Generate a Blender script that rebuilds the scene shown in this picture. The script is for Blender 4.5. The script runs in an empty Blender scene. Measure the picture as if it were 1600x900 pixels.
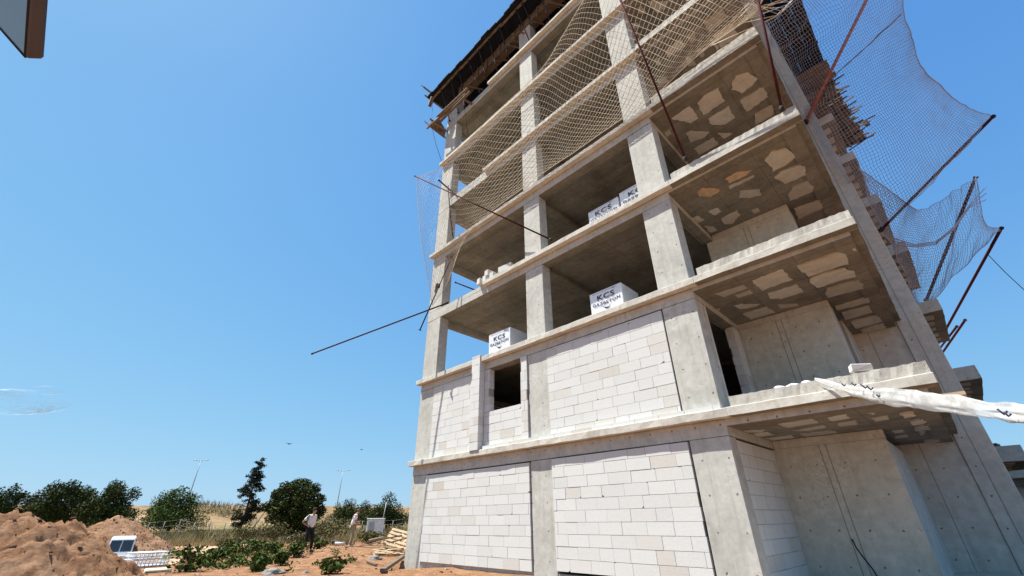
import bpy, bmesh, math, random
from mathutils import Vector, Matrix, noise
random.seed(7)
C = bpy.context.scene.collection
R = math.radians
sc = bpy.context.scene
# ------------------------------------------------------------------ camera
CAM = Vector((14.226, -9.084, 1.6)); FOC = 651.9
_p, _y, _r = R(29.162), R(-44.909), R(-0.562)
FW = Vector((math.sin(_y)*math.cos(_p), math.cos(_y)*math.cos(_p), math.sin(_p)))
_rt = Vector((math.cos(_y), -math.sin(_y), 0)); _up = _rt.cross(FW)
RT = _rt*math.cos(_r) + _up*math.sin(_r); UP = _up*math.cos(_r) - _rt*math.sin(_r)
cd = bpy.data.cameras.new('camera'); cam = bpy.data.objects.new('camera', cd); C.objects.link(cam)
cd.sensor_width = 36; cd.lens = 36*FOC/1600; cd.clip_start = 0.05; cd.clip_end = 6000
m = Matrix((RT, UP, -FW)).transposed().to_4x4(); m.translation = CAM; cam.matrix_world = m
sc.camera = cam
# ------------------------------------------------------------------ sky and sun
SUN_EL, SUN_AZ = 61.5, -127.5
w = bpy.data.worlds.new('World'); sc.world = w; w.use_nodes = True
nt = w.node_tree; bg = nt.nodes['Background']
sky = nt.nodes.new('ShaderNodeTexSky'); sky.sky_type = 'NISHITA'; sky.sun_disc = False
sky.sun_elevation = R(SUN_EL); sky.sun_rotation = R(SUN_AZ); sky.altitude = 0; sky.air_density = 1.0; sky.dust_density = 0.3; sky.ozone_density = 1.6
tint = nt.nodes.new('ShaderNodeMix'); tint.data_type = 'RGBA'; tint.blend_type = 'MULTIPLY'; tint.inputs[0].default_value = 1; tint.inputs[7].default_value = (0.86, 1.04, 1.14, 1)
nt.links.new(sky.outputs[0], tint.inputs[6]); 
def vm(op, a, b):
    x = nt.nodes.new('ShaderNodeVectorMath'); x.operation = op
    for i, q in enumerate((a, b)):
        if isinstance(q, tuple): x.inputs[i].default_value = q
        else: nt.links.new(q, x.inputs[i])
    return x.outputs[0]
_v = vm('MULTIPLY', tint.outputs[2], (0.1624, 0.1624, 0.1624))      # soft shoulder so the hazy horizon keeps its blue
_o = vm('DIVIDE', vm('MULTIPLY', _v, (0.72*5.67, 0.86*5.67, 0.925*5.67)), vm('ADD', _v, (0.76, 0.49, 0.19)))
nt.links.new(_o, bg.inputs[0]); bg.inputs[1].default_value = 0.1
sl = bpy.data.lights.new('sun', 'SUN'); sl.energy = 5.0; sl.angle = R(0.5); sl.color = (1, 0.985, 0.91)
so = bpy.data.objects.new('sun', sl); C.objects.link(so)
sd = Vector((math.sin(R(SUN_AZ))*math.cos(R(SUN_EL)), math.cos(R(SUN_AZ))*math.cos(R(SUN_EL)), math.sin(R(SUN_EL))))
so.rotation_euler = sd.to_track_quat('Z', 'Y').to_euler()
vs = sc.view_settings; vs.view_transform = 'Standard'; vs.look = 'None'; vs.exposure = 0.98; vs.gamma = 1
sc.render.resolution_x = 1024; sc.render.resolution_y = 576

# ------------------------------------------------------------------ placing helpers (surveyed from the photograph's perspective)
def ray(u, v): return (FW + RT*((u-800)/FOC) - UP*((v-450)/FOC)).normalized()
def hit(u, v, ax, val):
    d = ray(u, v); return CAM + d*((val-CAM[ax])/d[ax])
def at(u, v, D):
    d = ray(u, v); return CAM + d*(D/math.hypot(d.x, d.y))

# ------------------------------------------------------------------ object helpers
def tag(o, label=None, cat=None, group=None, kind=None):
    if label: o['label'] = label
    if cat: o['category'] = cat
    if group: o['group'] = group
    if kind: o['kind'] = kind
    return o
def empty(name, loc, label, cat, group=None, rz=0):
    o = bpy.data.objects.new(name, None); C.objects.link(o); o.location = loc; o.rotation_euler = (0, 0, rz)
    o.empty_display_size = 0.2
    return tag(o, label, cat, group)
class MB:
    def __init__(s): s.v = []; s.f = []; s.m = []; s.sm = []
    def add(s, vs_, fs, mat=0, smooth=False):
        n = len(s.v); s.v += [tuple(a) for a in vs_]
        for f in fs: s.f.append([i+n for i in f]); s.m.append(mat); s.sm.append(smooth)
    def box(s, x0, x1, y0, y1, z0, z1, mat=0, bot=None, jit=0.0):
        j = lambda: random.uniform(-jit, jit) if jit else 0
        P = [(x+j(), y+j(), z+j()) for z in (z0, z1) for y in (y0, y1) for x in (x0, x1)]
        n = len(s.v); s.v += P
        for k, f in enumerate(((0,2,3,1),(4,5,7,6),(0,1,5,4),(2,6,7,3),(0,4,6,2),(1,3,7,5))):
            s.f.append([i+n for i in f]); s.m.append(bot if (k == 0 and bot is not None) else mat); s.sm.append(False)
    def rough(s, x0, x1, y0, y1, z0, z1, step=0.25, jit=0.012, mat=0, bot=None, top=0.0, axis=0):
        """box cut into slices along x (axis 0) or y (axis 1) whose edges wander like cast concrete"""
        L = (x1-x0) if axis == 0 else (y1-y0); n = max(2, int(L/step)); rings = []
        for i in range(n+1):
            t = i/n
            def q(a, b):
                ja, jb = random.uniform(-jit, jit), random.uniform(-jit, jit)
                if axis == 0: return (x0+L*t, a+ja, b+jb)
                return (a+ja, y0+L*t, b+jb)
            zt = z1+random.uniform(-top, top)
            if axis == 0: rings.append([q(y0, z0), q(y1, z0), q(y1, zt), q(y0, zt)])
            else: rings.append([q(x1, z0), q(x0, z0), q(x0, zt), q(x1, zt)])
        n0 = len(s.v)
        for r_ in rings: s.v += r_
        for i in range(n):
            for k in range(4):
                a = n0+i*4+k; b = n0+i*4+(k+1) % 4
                s.f.append([a, b, b+4, a+4][::-1]); s.m.append(bot if (k == 0 and bot is not None) else mat); s.sm.append(False)
        s.f.append([n0, n0+1, n0+2, n0+3]); s.m.append(mat); s.sm.append(False)
        e = n0+n*4; s.f.append([e+3, e+2, e+1, e]); s.m.append(mat); s.sm.append(False)
    def tube(s, pts, rad, sides=6, mat=0, caps=True, smooth=True):
        pts = [Vector(p) for p in pts]; n0 = len(s.v); n = len(pts)
        rr = rad if isinstance(rad, (list, tuple)) else [rad]*n
        ref = Vector((0.13, 0.21, 1)).normalized()
        for i, p in enumerate(pts):
            t = (pts[min(i+1, n-1)]-pts[max(i-1, 0)])
            t = t.normalized() if t.length > 1e-9 else Vector((0, 0, 1))
            a = t.cross(ref)
            if a.length < 0.1: a = t.cross(Vector((1, 0, 0)))
            a.normalize(); b = t.cross(a)
            for k in range(sides):
                th = 2*math.pi*k/sides
                s.v.append(tuple(p + a*(math.cos(th)*rr[i]) + b*(math.sin(th)*rr[i])))
        for i in range(n-1):
            for k in range(sides):
                k2 = (k+1) % sides
                s.f.append([n0+i*sides+k, n0+i*sides+k2, n0+(i+1)*sides+k2, n0+(i+1)*sides+k]); s.m.append(mat); s.sm.append(smooth)
        if caps:
            s.f.append([n0+k for k in range(sides)][::-1]); s.m.append(mat); s.sm.append(False)
            s.f.append([n0+(n-1)*sides+k for k in range(sides)]); s.m.append(mat); s.sm.append(False)
    def bar(s, a, b, w_, h_, mat=0, roll=0):
        """rectangular timber from a to b"""
        a = Vector(a); b = Vector(b); t = (b-a).normalized()
        u_ = t.cross(Vector((0, 0, 1)))
        if u_.length < 0.05: u_ = Vector((1, 0, 0))
        u_.normalize(); v_ = u_.cross(t)
        if roll:
            u_, v_ = u_*math.cos(roll)+v_*math.sin(roll), v_*math.cos(roll)-u_*math.sin(roll)
        P = [p+u_*(i*w_/2)+v_*(j*h_/2) for p in (a, b) for i, j in ((-1,-1),(1,-1),(1,1),(-1,1))]
        s.add(P, ((0,1,2,3),(7,6,5,4),(0,4,5,1),(1,5,6,2),(2,6,7,3),(3,7,4,0)), mat)
    def build(s, name, mats, parent=None, bevel=0, smooth=False):
        me = bpy.data.meshes.new(name); me.from_pydata(s.v, [], s.f)
        if not isinstance(mats, (list, tuple)): mats = [mats]
        for m_ in mats: me.materials.append(m_)
        me.polygons.foreach_set('material_index', s.m)
        me.polygons.foreach_set('use_smooth', [bool(a or smooth) for a in s.sm]); me.update()
        bm = bmesh.new(); bm.from_mesh(me); bmesh.ops.recalc_face_normals(bm, faces=bm.faces) if len(s.f) < 4000 else None; bm.to_mesh(me); bm.free()
        o = bpy.data.objects.new(name, me); C.objects.link(o)
        if parent: o.parent = parent
        if bevel:
            b = o.modifiers.new('bevel', 'BEVEL'); b.width = bevel; b.segments = 1; b.limit_method = 'ANGLE'
        return o
def local(o):     # child built in world coordinates under an Empty that sits elsewhere
    o.matrix_parent_inverse = Matrix.Translation(-o.parent.location) if not any(o.parent.rotation_euler) else (Matrix.LocRotScale(o.parent.location, o.parent.rotation_euler, None)).inverted()
    return o

# ------------------------------------------------------------------ materials
def mat(name, rough=0.85, spec=0.3):
    m_ = bpy.data.materials.new(name); m_.use_nodes = True; n = m_.node_tree; b = n.nodes['Principled BSDF']
    b.inputs['Roughness'].default_value = rough; b.inputs['Specular IOR Level'].default_value = spec
    return m_, n, b
def N(n, t, **k):
    nd = n.nodes.new(t)
    for a, b in k.items(): setattr(nd, a, b)
    return nd
def ramp(n, src, stops):
    r_ = N(n, 'ShaderNodeValToRGB'); e = r_.color_ramp.elements
    while len(e) < len(stops): e.new(0.5)
    for i, (p, c) in enumerate(stops): e[i].position = p; e[i].color = (*c, 1) if len(c) == 3 else c
    n.links.new(src, r_.inputs[0]); return r_
def nz(n, co, scale, detail=4, rough=0.6, dist=0):
    t = N(n, 'ShaderNodeTexNoise'); t.inputs['Scale'].default_value = scale; t.inputs['Detail'].default_value = detail
    t.inputs['Roughness'].default_value = rough; t.inputs['Distortion'].default_value = dist
    if co: n.links.new(co, t.inputs['Vector'])
    return t
def mix(n, fac, a, b, mode='MIX'):
    x = N(n, 'ShaderNodeMix', data_type='RGBA', blend_type=mode)
    for sock, val in ((x.inputs[0], fac), (x.inputs[6], a), (x.inputs[7], b)):
        if isinstance(val, (int, float)): sock.default_value = val
        elif isinstance(val, tuple): sock.default_value = (*val, 1)
        else: n.links.new(val, sock)
    return x.outputs[2]
def M(n, op, a, b=None, c=None):
    x = N(n, 'ShaderNodeMath', operation=op)
    for i, v_ in enumerate((a, b, c)):
        if v_ is None: continue
        if isinstance(v_, (int, float)): x.inputs[i].default_value = v_
        else: n.links.new(v_, x.inputs[i])
    return x.outputs[0]
def bump(n, b, h, strength=0.4, dist=0.02):
    bp = N(n, 'ShaderNodeBump'); bp.inputs['Strength'].default_value = strength; bp.inputs['Distance'].default_value = dist
    n.links.new(h, bp.inputs['Height']); n.links.new(bp.outputs[0], b.inputs['Normal'])
def simple(name, col, rough=0.8, var=0.15, scale=6, metal=0, bmp=0.15, spec=0.3):
    m_, n, b = mat(name, rough, spec); co = N(n, 'ShaderNodeTexCoord').outputs['Object']
    t = nz(n, co, scale, 5)
    c = ramp(n, t.outputs[0], [(0.3, tuple(a*(1-var) for a in col)), (0.7, tuple(min(1, a*(1+var)) for a in col))])
    n.links.new(c.outputs[0], b.inputs['Base Color']); b.inputs['Metallic'].default_value = metal
    if bmp: bump(n, b, t.outputs[0], bmp, 0.01)
    return m_
def concrete(name, c0, c1, stain=(0.2, 0.17, 0.12), holes=True, boards=0.0, panel=0.0, streak=0.5, bm_=0.35):
    m_, n, b = mat(name, 0.9, 0.25); g = N(n, 'ShaderNodeTexCoord').outputs['Object']
    big = nz(n, g, 0.9, 6, 0.62, 0.4); med = nz(n, g, 5.5, 5, 0.65); fine = nz(n, g, 60, 3, 0.7)
    base = ramp(n, big.outputs[0], [(0.3, c0), (0.7, c1)]).outputs[0]
    base = mix(n, 0.5, base, ramp(n, med.outputs[0], [(0.3, (0.36,)*3), (0.72, (0.66,)*3)]).outputs[0], 'OVERLAY')
    # rain and slurry streaks: noise drawn out along z
    mp = N(n, 'ShaderNodeMapping'); mp.inputs['Scale'].default_value = (7, 7, 0.5); n.links.new(g, mp.inputs[0])
    st = nz(n, mp.outputs[0], 1.0, 5, 0.65)
    base = mix(n, M(n, 'MULTIPLY', ramp(n, st.outputs[0], [(0.52, (0,)*3), (0.74, (1,)*3)]).outputs[0], streak), base, stain)
    lt_ = nz(n, g, 2.3, 6, 0.7, 1.2)      # pale laitance smears and honeycombed, darker spots
    base = mix(n, ramp(n, lt_.outputs[0], [(0.56, (0,)*3), (0.7, (0.38,)*3)]).outputs[0], base, tuple(min(1, a*1.25) for a in c1))
    hc = nz(n, g, 14, 6, 0.8, 0.5); hm2 = M(n, 'MULTIPLY', ramp(n, big.outputs[0], [(0.54, (0,)*3), (0.66, (1,)*3)]).outputs[0], ramp(n, hc.outputs[0], [(0.5, (0,)*3), (0.62, (0.6,)*3)]).outputs[0])
    base = mix(n, hm2, base, tuple(a*0.5 for a in c0))
    sx = N(n, 'ShaderNodeSeparateXYZ'); n.links.new(g, sx.inputs[0])
    u_ = M(n, 'ADD', sx.outputs[0], sx.outputs[1]); z_ = sx.outputs[2]
    h = M(n, 'ADD', M(n, 'MULTIPLY', med.outputs[0], 0.6), M(n, 'MULTIPLY', fine.outputs[0], 0.35))
    if holes:
        fu = M(n, 'SUBTRACT', M(n, 'FRACT', M(n, 'DIVIDE', M(n, 'ADD', u_, 0.13), 0.52)), 0.5)
        fz = M(n, 'SUBTRACT', M(n, 'FRACT', M(n, 'DIVIDE', M(n, 'ADD', z_, 0.21), 0.63)), 0.5)
        wob = M(n, 'MULTIPLY', M(n, 'SUBTRACT', med.outputs[0], 0.5), 0.10)
        d = M(n, 'SQRT', M(n, 'ADD', M(n, 'POWER', M(n, 'ADD', M(n, 'MULTIPLY', fu, 0.52), wob), 2.0), M(n, 'POWER', M(n, 'ADD', M(n, 'MULTIPLY', fz, 0.63), wob), 2.0)))
        hm = M(n, 'LESS_THAN', d, 0.019)
        base = mix(n, M(n, 'MULTIPLY', hm, 0.75), base, (0.06, 0.055, 0.05)); h = M(n, 'SUBTRACT', h, M(n, 'MULTIPLY', hm, 0.8))
    v = N(n, 'ShaderNodeTexVoronoi'); v.inputs['Scale'].default_value = 9; n.links.new(g, v.inputs['Vector'])
    pit = M(n, 'LESS_THAN', v.outputs['Distance'], 0.07)
    base = mix(n, M(n, 'MULTIPLY', pit, 0.5), base, (0.1, 0.09, 0.08))
    if panel == -1:
        ln = None
        for c_ in (LINE_A, LINE_A+0.13):
            q_ = M(n, 'MULTIPLY', M(n, 'LESS_THAN', M(n, 'ABSOLUTE', M(n, 'SUBTRACT', u_, c_)), 0.011), 0.6); ln = q_ if ln is None else M(n, 'MAXIMUM', ln, q_)
        base = mix(n, ln, base, (0.12, 0.115, 0.1)); h = M(n, 'SUBTRACT', h, ln)
    elif panel:
        f = M(n, 'ABSOLUTE', M(n, 'SUBTRACT', M(n, 'FRACT', M(n, 'DIVIDE', M(n, 'ADD', u_, 0.62), panel)), 0.5))
        ln = M(n, 'MULTIPLY', M(n, 'LESS_THAN', f, 0.012), 0.55)
        base = mix(n, ln, base, (0.12, 0.115, 0.1)); h = M(n, 'SUBTRACT', h, ln)
    if boards:
        f2 = M(n, 'ABSOLUTE', M(n, 'SUBTRACT', M(n, 'FRACT', M(n, 'DIVIDE', sx.outputs[1], boards)), 0.5))
        f3 = M(n, 'ABSOLUTE', M(n, 'SUBTRACT', M(n, 'FRACT', M(n, 'DIVIDE', sx.outputs[0], boards*2.3)), 0.5))
        ln = M(n, 'MULTIPLY', M(n, 'MAXIMUM', M(n, 'LESS_THAN', f2, 0.018), M(n, 'LESS_THAN', f3, 0.008)), 0.5)
        base = mix(n, ln, base, (0.06, 0.055, 0.045)); h = M(n, 'SUBTRACT', h, ln)
        # one tone per board
        wn = N(n, 'ShaderNodeTexWhiteNoise', noise_dimensions='1D')
        n.links.new(M(n, 'ADD', M(n, 'FLOOR', M(n, 'ADD', M(n, 'DIVIDE', sx.outputs[1], boards), 0.5)), M(n, 'MULTIPLY', M(n, 'FLOOR', M(n, 'DIVIDE', sx.outputs[0], 2.1)), 7.3)), wn.inputs['W'])
        base = mix(n, 0.35, base, ramp(n, wn.outputs[0], [(0, (0.3,)*3), (1, (0.72,)*3)]).outputs[0], 'OVERLAY')
    n.links.new(base, b.inputs['Base Color']); bump(n, b, h, bm_, 0.015)
    return m_
LINE_A = 14.84
MC = concrete('pale cast concrete', (0.385, 0.375, 0.335), (0.54, 0.525, 0.475), stain=(0.27, 0.25, 0.2), streak=0.5)
MW = concrete('panel formed concrete wall', (0.42, 0.41, 0.35), (0.54, 0.525, 0.455), stain=(0.28, 0.26, 0.19), panel=-1, streak=0.3)
MFAR = concrete('grey concrete', (0.47, 0.445, 0.385), (0.6, 0.57, 0.50), stain=(0.22, 0.21, 0.19), panel=0.9, streak=0.3)
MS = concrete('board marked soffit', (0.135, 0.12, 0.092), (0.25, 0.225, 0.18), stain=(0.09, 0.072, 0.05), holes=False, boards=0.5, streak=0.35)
MEDGE = concrete('slab edge concrete', (0.42, 0.39, 0.33), (0.6, 0.565, 0.5), stain=(0.3, 0.25, 0.18), holes=False, streak=0.5, bm_=0.6)
MROUGH = concrete('crumbly curb concrete', (0.36, 0.335, 0.29), (0.56, 0.53, 0.47), stain=(0.24, 0.2, 0.15), holes=False, streak=0.4, bm_=1.0)
def block_material():
    m_, n, b = mat('aerated concrete block', 0.92, 0.2); g = N(n, 'ShaderNodeTexCoord').outputs['Object']
    ge = N(n, 'ShaderNodeNewGeometry'); rnd = ge.outputs['Random Per Island']
    c = ramp(n, rnd, [(0.0, (0.575, 0.57, 0.545)), (0.35, (0.62, 0.615, 0.59)), (0.8, (0.595, 0.585, 0.555)), (0.9, (0.575, 0.555, 0.515)), (0.97, (0.54, 0.51, 0.46)), (1.0, (0.5, 0.45, 0.385))])
    t = nz(n, g, 3.2, 6, 0.7, 0.5); t2 = nz(n, g, 26, 4, 0.7)
    base = mix(n, ramp(n, t.outputs[0], [(0.56, (0,)*3), (0.78, (0.42,)*3)]).outputs[0], c.outputs[0], (0.53, 0.5, 0.45))
    base = mix(n, 0.3, base, ramp(n, t2.outputs[0], [(0.3, (0.38,)*3), (0.7, (0.58,)*3)]).outputs[0], 'OVERLAY')
    n.links.new(base, b.inputs['Base Color']); bump(n, b, t2.outputs[0], 0.35, 0.008)
    return m_
MB_ = block_material()
MMORT = simple('thin mortar', (0.3, 0.285, 0.26), 0.95, 0.2, 12)
MFOAM = simple('pale infill block underside', (0.58, 0.54, 0.465), 0.95, 0.12, 5, bmp=0.4)
def _vary(m_):
    n = m_.node_tree; b = n.nodes['Principled BSDF']; src = b.inputs['Base Color'].links[0].from_socket
    oi = N(n, 'ShaderNodeObjectInfo'); g = N(n, 'ShaderNodeTexCoord').outputs['Object']; t = nz(n, g, 2.6, 6, 0.7, 0.8)
    c = mix(n, 1.0, src, ramp(n, oi.outputs['Random'], [(0, (0.72, 0.7, 0.66)), (1, (1.0, 1.0, 1.0))]).outputs[0], 'MULTIPLY')
    c = mix(n, ramp(n, t.outputs[0], [(0.52, (0,)*3), (0.75, (0.45,)*3)]).outputs[0], c, (0.33, 0.28, 0.21)); n.links.new(c, b.inputs['Base Color'])
_vary(MFOAM)
MORANGE = simple('ochre infill underside', (0.52, 0.36, 0.22), 0.95, 0.2, 7, bmp=0.4)
MDARK = simple('shade darkened interior wall', (0.07, 0.06, 0.05), 0.95, 0.3, 2)  # shade of the deep interior put into the wall colour
MWOOD = simple('weathered formwork timber', (0.155, 0.112, 0.078), 0.85, 0.4, 4)
MWOOD2 = simple('fresh pine timber', (0.48, 0.35, 0.22), 0.8, 0.25, 6)
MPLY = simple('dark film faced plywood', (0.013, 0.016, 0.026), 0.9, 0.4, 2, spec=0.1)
MRED = simple('red oxide steel', (0.06, 0.014, 0.016), 0.85, 0.35, 14, spec=0.08)
MBLK = simple('dark steel', (0.035, 0.03, 0.03), 0.8, 0.3, 12, spec=0.15)
MNET = simple('pale nylon net', (0.66, 0.57, 0.45), 0.8, 0.12, 3, bmp=0)
MNETG = simple('grey nylon net', (0.36, 0.39, 0.48), 0.8, 0.12, 3, bmp=0)

# ------------------------------------------------------------------ terrain
def sm(a, b, x):
    t = max(0, min(1, (x-a)/(b-a))); return t*t*(3-2*t)
def gz(x, y):
    z = 0.42
    s = (x-CAM.x)*-0.966 + (y-CAM.y)*0.259; tt = (x-CAM.x)*0.259 + (y-CAM.y)*0.966
    z -= 0.12*sm(24, 60, s)
    z += 3.75*sm(74, 84, s + 2.5*noise.noise(Vector((x*0.03, y*0.03, 0))))
    if s > 84: z += 0.3*noise.noise(Vector((x*0.05, y*0.05, 3)))
    z -= 0.42*sm(9, 3, math.hypot(x-CAM.x, y-CAM.y))
    d = math.hypot(x-VAN.x, y-VAN.y); z -= 1.0*sm(6.0, 2.0, d)
    if s < 74: z += 0.10*noise.noise(Vector((x*0.35, y*0.35, 1))) + 0.035*noise.noise(Vector((x*1.7, y*1.7, 5)))
    # loose spoil beside the corner column
    z += 0.12*math.exp(-((x+0.8)**2+(y+1.2)**2)/2.0) - 0.2*math.exp(-((x-0.2)**2+(y+0.3)**2)/1.2)
    return z
VAN = at(190, 850, 29.5)
def grid_sheet(name, x0, x1, y0, y1, nx, ny, m_, dz=0):
    vs_, fs = [], []
    for j in range(ny+1):
        for i in range(nx+1):
            x = x0+(x1-x0)*i/nx; y = y0+(y1-y0)*j/ny; vs_.append((x, y, gz(x, y)+dz))
    for j in range(ny):
        for i in range(nx):
            a = j*(nx+1)+i; fs.append((a, a+1, a+nx+2, a+nx+1))
    return vs_, fs
def ground():
    # one sheet: a graded grid, fine near the site, coarse to the horizon
    def axis(c, near, step, far):
        a = [c]; s = step
        while a[-1] < far:
            if a[-1]-c > near: s *= 1.13
            a.append(a[-1]+s)
        b = [c]; s = step
        while b[-1] > -far:
            if c-b[-1] > near: s *= 1.13
            b.append(b[-1]-s)
        return sorted(set(a+b))
    xs = axis(-4, 16, 0.3, 3000); ys = axis(-2, 12, 0.3, 3000)
    vs_ = [(x, y, gz(x, y) if max(abs(x), abs(y)) < 400 else gz(x, y)*0.8) for y in ys for x in xs]; nx = len(xs)
    fs = [(j*nx+i, j*nx+i+1, (j+1)*nx+i+1, (j+1)*nx+i) for j in range(len(ys)-1) for i in range(nx-1)]
    m_, n, b = mat('red earth and dry grass', 0.97, 0.15); g = N(n, 'ShaderNodeTexCoord').outputs['Object']
    a1 = nz(n, g, 0.35, 7, 0.65, 0.3); a2 = nz(n, g, 2.6, 8, 0.75); a3 = nz(n, g, 0.09, 5, 0.6)
    earth = ramp(n, a2.outputs[0], [(0.28, (0.11, 0.052, 0.026)), (0.5, (0.25, 0.125, 0.062)), (0.75, (0.40, 0.235, 0.135))]).outputs[0]
    straw = ramp(n, a2.outputs[0], [(0.3, (0.16, 0.115, 0.05)), (0.7, (0.36, 0.265, 0.13))]).outputs[0]
    green = ramp(n, a2.outputs[0], [(0.3, (0.06, 0.065, 0.025)), (0.7, (0.16, 0.15, 0.06))]).outputs[0]
    field = mix(n, ramp(n, a3.outputs[0], [(0.45, (0,)*3), (0.6, (1,)*3)]).outputs[0], straw, green)
    sx = N(n, 'ShaderNodeSeparateXYZ'); n.links.new(g, sx.inputs[0])
    # distance along the view to the field
    s = M(n, 'ADD', M(n, 'MULTIPLY', M(n, 'SUBTRACT', sx.outputs[0], CAM.x), -0.966), M(n, 'MULTIPLY', M(n, 'SUBTRACT', sx.outputs[1], CAM.y), 0.259))
    s = M(n, 'ADD', s, M(n, 'MULTIPLY', M(n, 'SUBTRACT', a1.outputs[0], 0.5), 26))
    t = N(n, 'ShaderNodeMapRange'); t.inputs['From Min'].default_value = 32; t.inputs['From Max'].default_value = 40; n.links.new(s, t.inputs[0])
    col = mix(n, t.outputs[0], earth, field)
    tr = N(n, 'ShaderNodeMapRange'); tr.inputs['From Min'].default_value = 1.2; tr.inputs['From Max'].default_value = 2.2; n.links.new(sx.outputs[2], tr.inputs[0])
    col = mix(n, tr.outputs[0], col, ramp(n, a1.outputs[0], [(0.35, (0.09, 0.07, 0.035)), (0.5, (0.24, 0.155, 0.08)), (0.65, (0.33, 0.22, 0.12))]).outputs[0])
    n.links.new(col, b.inputs['Base Color']); bump(n, b, a2.outputs[0], 0.9, 0.09)
    me = bpy.data.meshes.new('ground'); me.from_pydata(vs_, [], fs); me.materials.append(m_)
    o = bpy.data.objects.new('ground', me); C.objects.link(o); o['kind'] = 'structure'
    for p in me.polygons: p.use_smooth = True
ground()
def patch_on_ground(name, pts, m_, dz=0.012, sub=10, kind='structure'):
    """strip following the terrain between two edge polylines"""
    L, Rr = pts; mb = MB(); rows = []
    for (a, b) in zip(L, Rr):
        rows.append([Vector(a).lerp(Vector(b), k/6) for k in range(7)])
    full = []
    for i in range(len(rows)-1):
        for s_ in range(sub):
            full.append([rows[i][k].lerp(rows[i+1][k], s_/sub) for k in range(7)])
    full.append(rows[-1])
    vs_ = [(p.x, p.y, gz(p.x, p.y)+dz) for r_ in full for p in r_]
    mb.add(vs_, [(i*7+k, i*7+k+1, (i+1)*7+k+1, (i+1)*7+k) for i in range(len(full)-1) for k in range(6)], 0, True)
    o = mb.build(name, m_); o['kind'] = kind; return o
MTRACK = simple('pale trodden earth', (0.40, 0.27, 0.175), 0.97, 0.2, 1.5, bmp=0.5)
def gp(u, v):     # point of the ground seen at (u, v)
    d = ray(u, v); t = 3.0
    while t < 400:
        p = CAM+d*t
        if p.z < gz(p.x, p.y): return p
        t += 0.12 if t < 60 else 0.6
    return p
patch_on_ground('path', ([gp(150, 852), gp(240, 855), gp(330, 851), gp(430, 844)], [gp(175, 878), gp(262, 885), gp(335, 862), gp(420, 851)]), MTRACK, 0.03)

# mountain far behind on the right, and low hills
def hills():
    mb = MB(); n = 60; base = []; top = []
    for i in range(n+1):
        az = R(-22+ i*62/n); D = 2300
        zz = 60+150*(0.5+0.5*noise.noise(Vector((i*0.17, 2, 0))))+120*math.exp(-((i-34)/9)**2)
        base.append((CAM.x+D*math.sin(az), CAM.y+D*math.cos(az), -5)); top.append((CAM.x+(D+500)*math.sin(az), CAM.y+(D+500)*math.cos(az), zz+20*noise.noise(Vector((i*0.9, 0, 0)))))
    back = [(CAM.x+(p[0]-CAM.x)*1.3, CAM.y+(p[1]-CAM.y)*1.3, -5) for p in top]
    vs_ = base+top+back; k = n+1
    mb.add(vs_, [(i, i+1, k+i+1, k+i) for i in range(n)]+[(k+i, k+i+1, 2*k+i+1, 2*k+i) for i in range(n)], 0, True)
    o = mb.build('hills', simple('haze blue hillside', (0.30, 0.33, 0.38), 1.0, 0.1, 0.01, bmp=0)); o['kind'] = 'structure'  # blue of the distant haze is put into the hill colour
hills()

# ------------------------------------------------------------------ the building
X1R, X2L, X2R, X3L, X3R, XB, X4, X5 = 0.93, 5.83, 6.6, 10.34, 11.15, 14.38, 13.25, 14.85
Y1, Y2 = 2.78, 6.05
B = [None, 3.03, 6.09, 9.09, 12.1, 15.03, 18.02, 21.09]
LB = [None, 3.35, 6.35, 9.35, 12.40, 15.33, 18.33, 21.38]
LT = [0.42]+[z+0.17 for z in LB[1:]]
S = [None, 3.215, 6.26, 9.28, 12.3, 15.22, 18.22, 21.28]
TOP = 23.35
BLD = empty('unfinished_building', (0, 0, 0), 'tall bare concrete block under construction, open floors above two storeys of white block walls', 'building')
def bpart(mb, name, mats, bevel=0.0, label=None):
    o = mb.build(name, mats, BLD, bevel)
    if label: o['label'] = label
    return o
# columns, one part per storey
for k in range(8):
    z0 = LT[k]-0.3 if k == 0 else LT[k]; z1 = B[k+1] if k < 7 else TOP
    for (a, b, y0, y1) in ((0, X1R, 0, 0.42), (X2L, X2R, 0, 0.40), (X3L, X3R, 0, 0.46 if k != 0 else 0.37)):
        mb = MB(); mb.box(a, b, y0, y1, z0, z1-0.002, jit=0.004)
        bpart(mb, 'column', MC, 0.012)
    mb = MB(); mb.box(X5-0.58, X5, Y2-0.04, Y2+0.5, (0.3 if k == 0 else LT[k]-0.4), z1+0.1, jit=0.003); bpart(mb, 'column', MFAR, 0.012)
    for (a, y0) in ((0.0, 6.2), (X2L, 6.2), (0.0, 12.0)):
        mb = MB(); mb.box(a, a+0.7, y0, y0+0.45, z0, z1-0.002); bpart(mb, 'column', MC, 0.012)
BALC = {}
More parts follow.
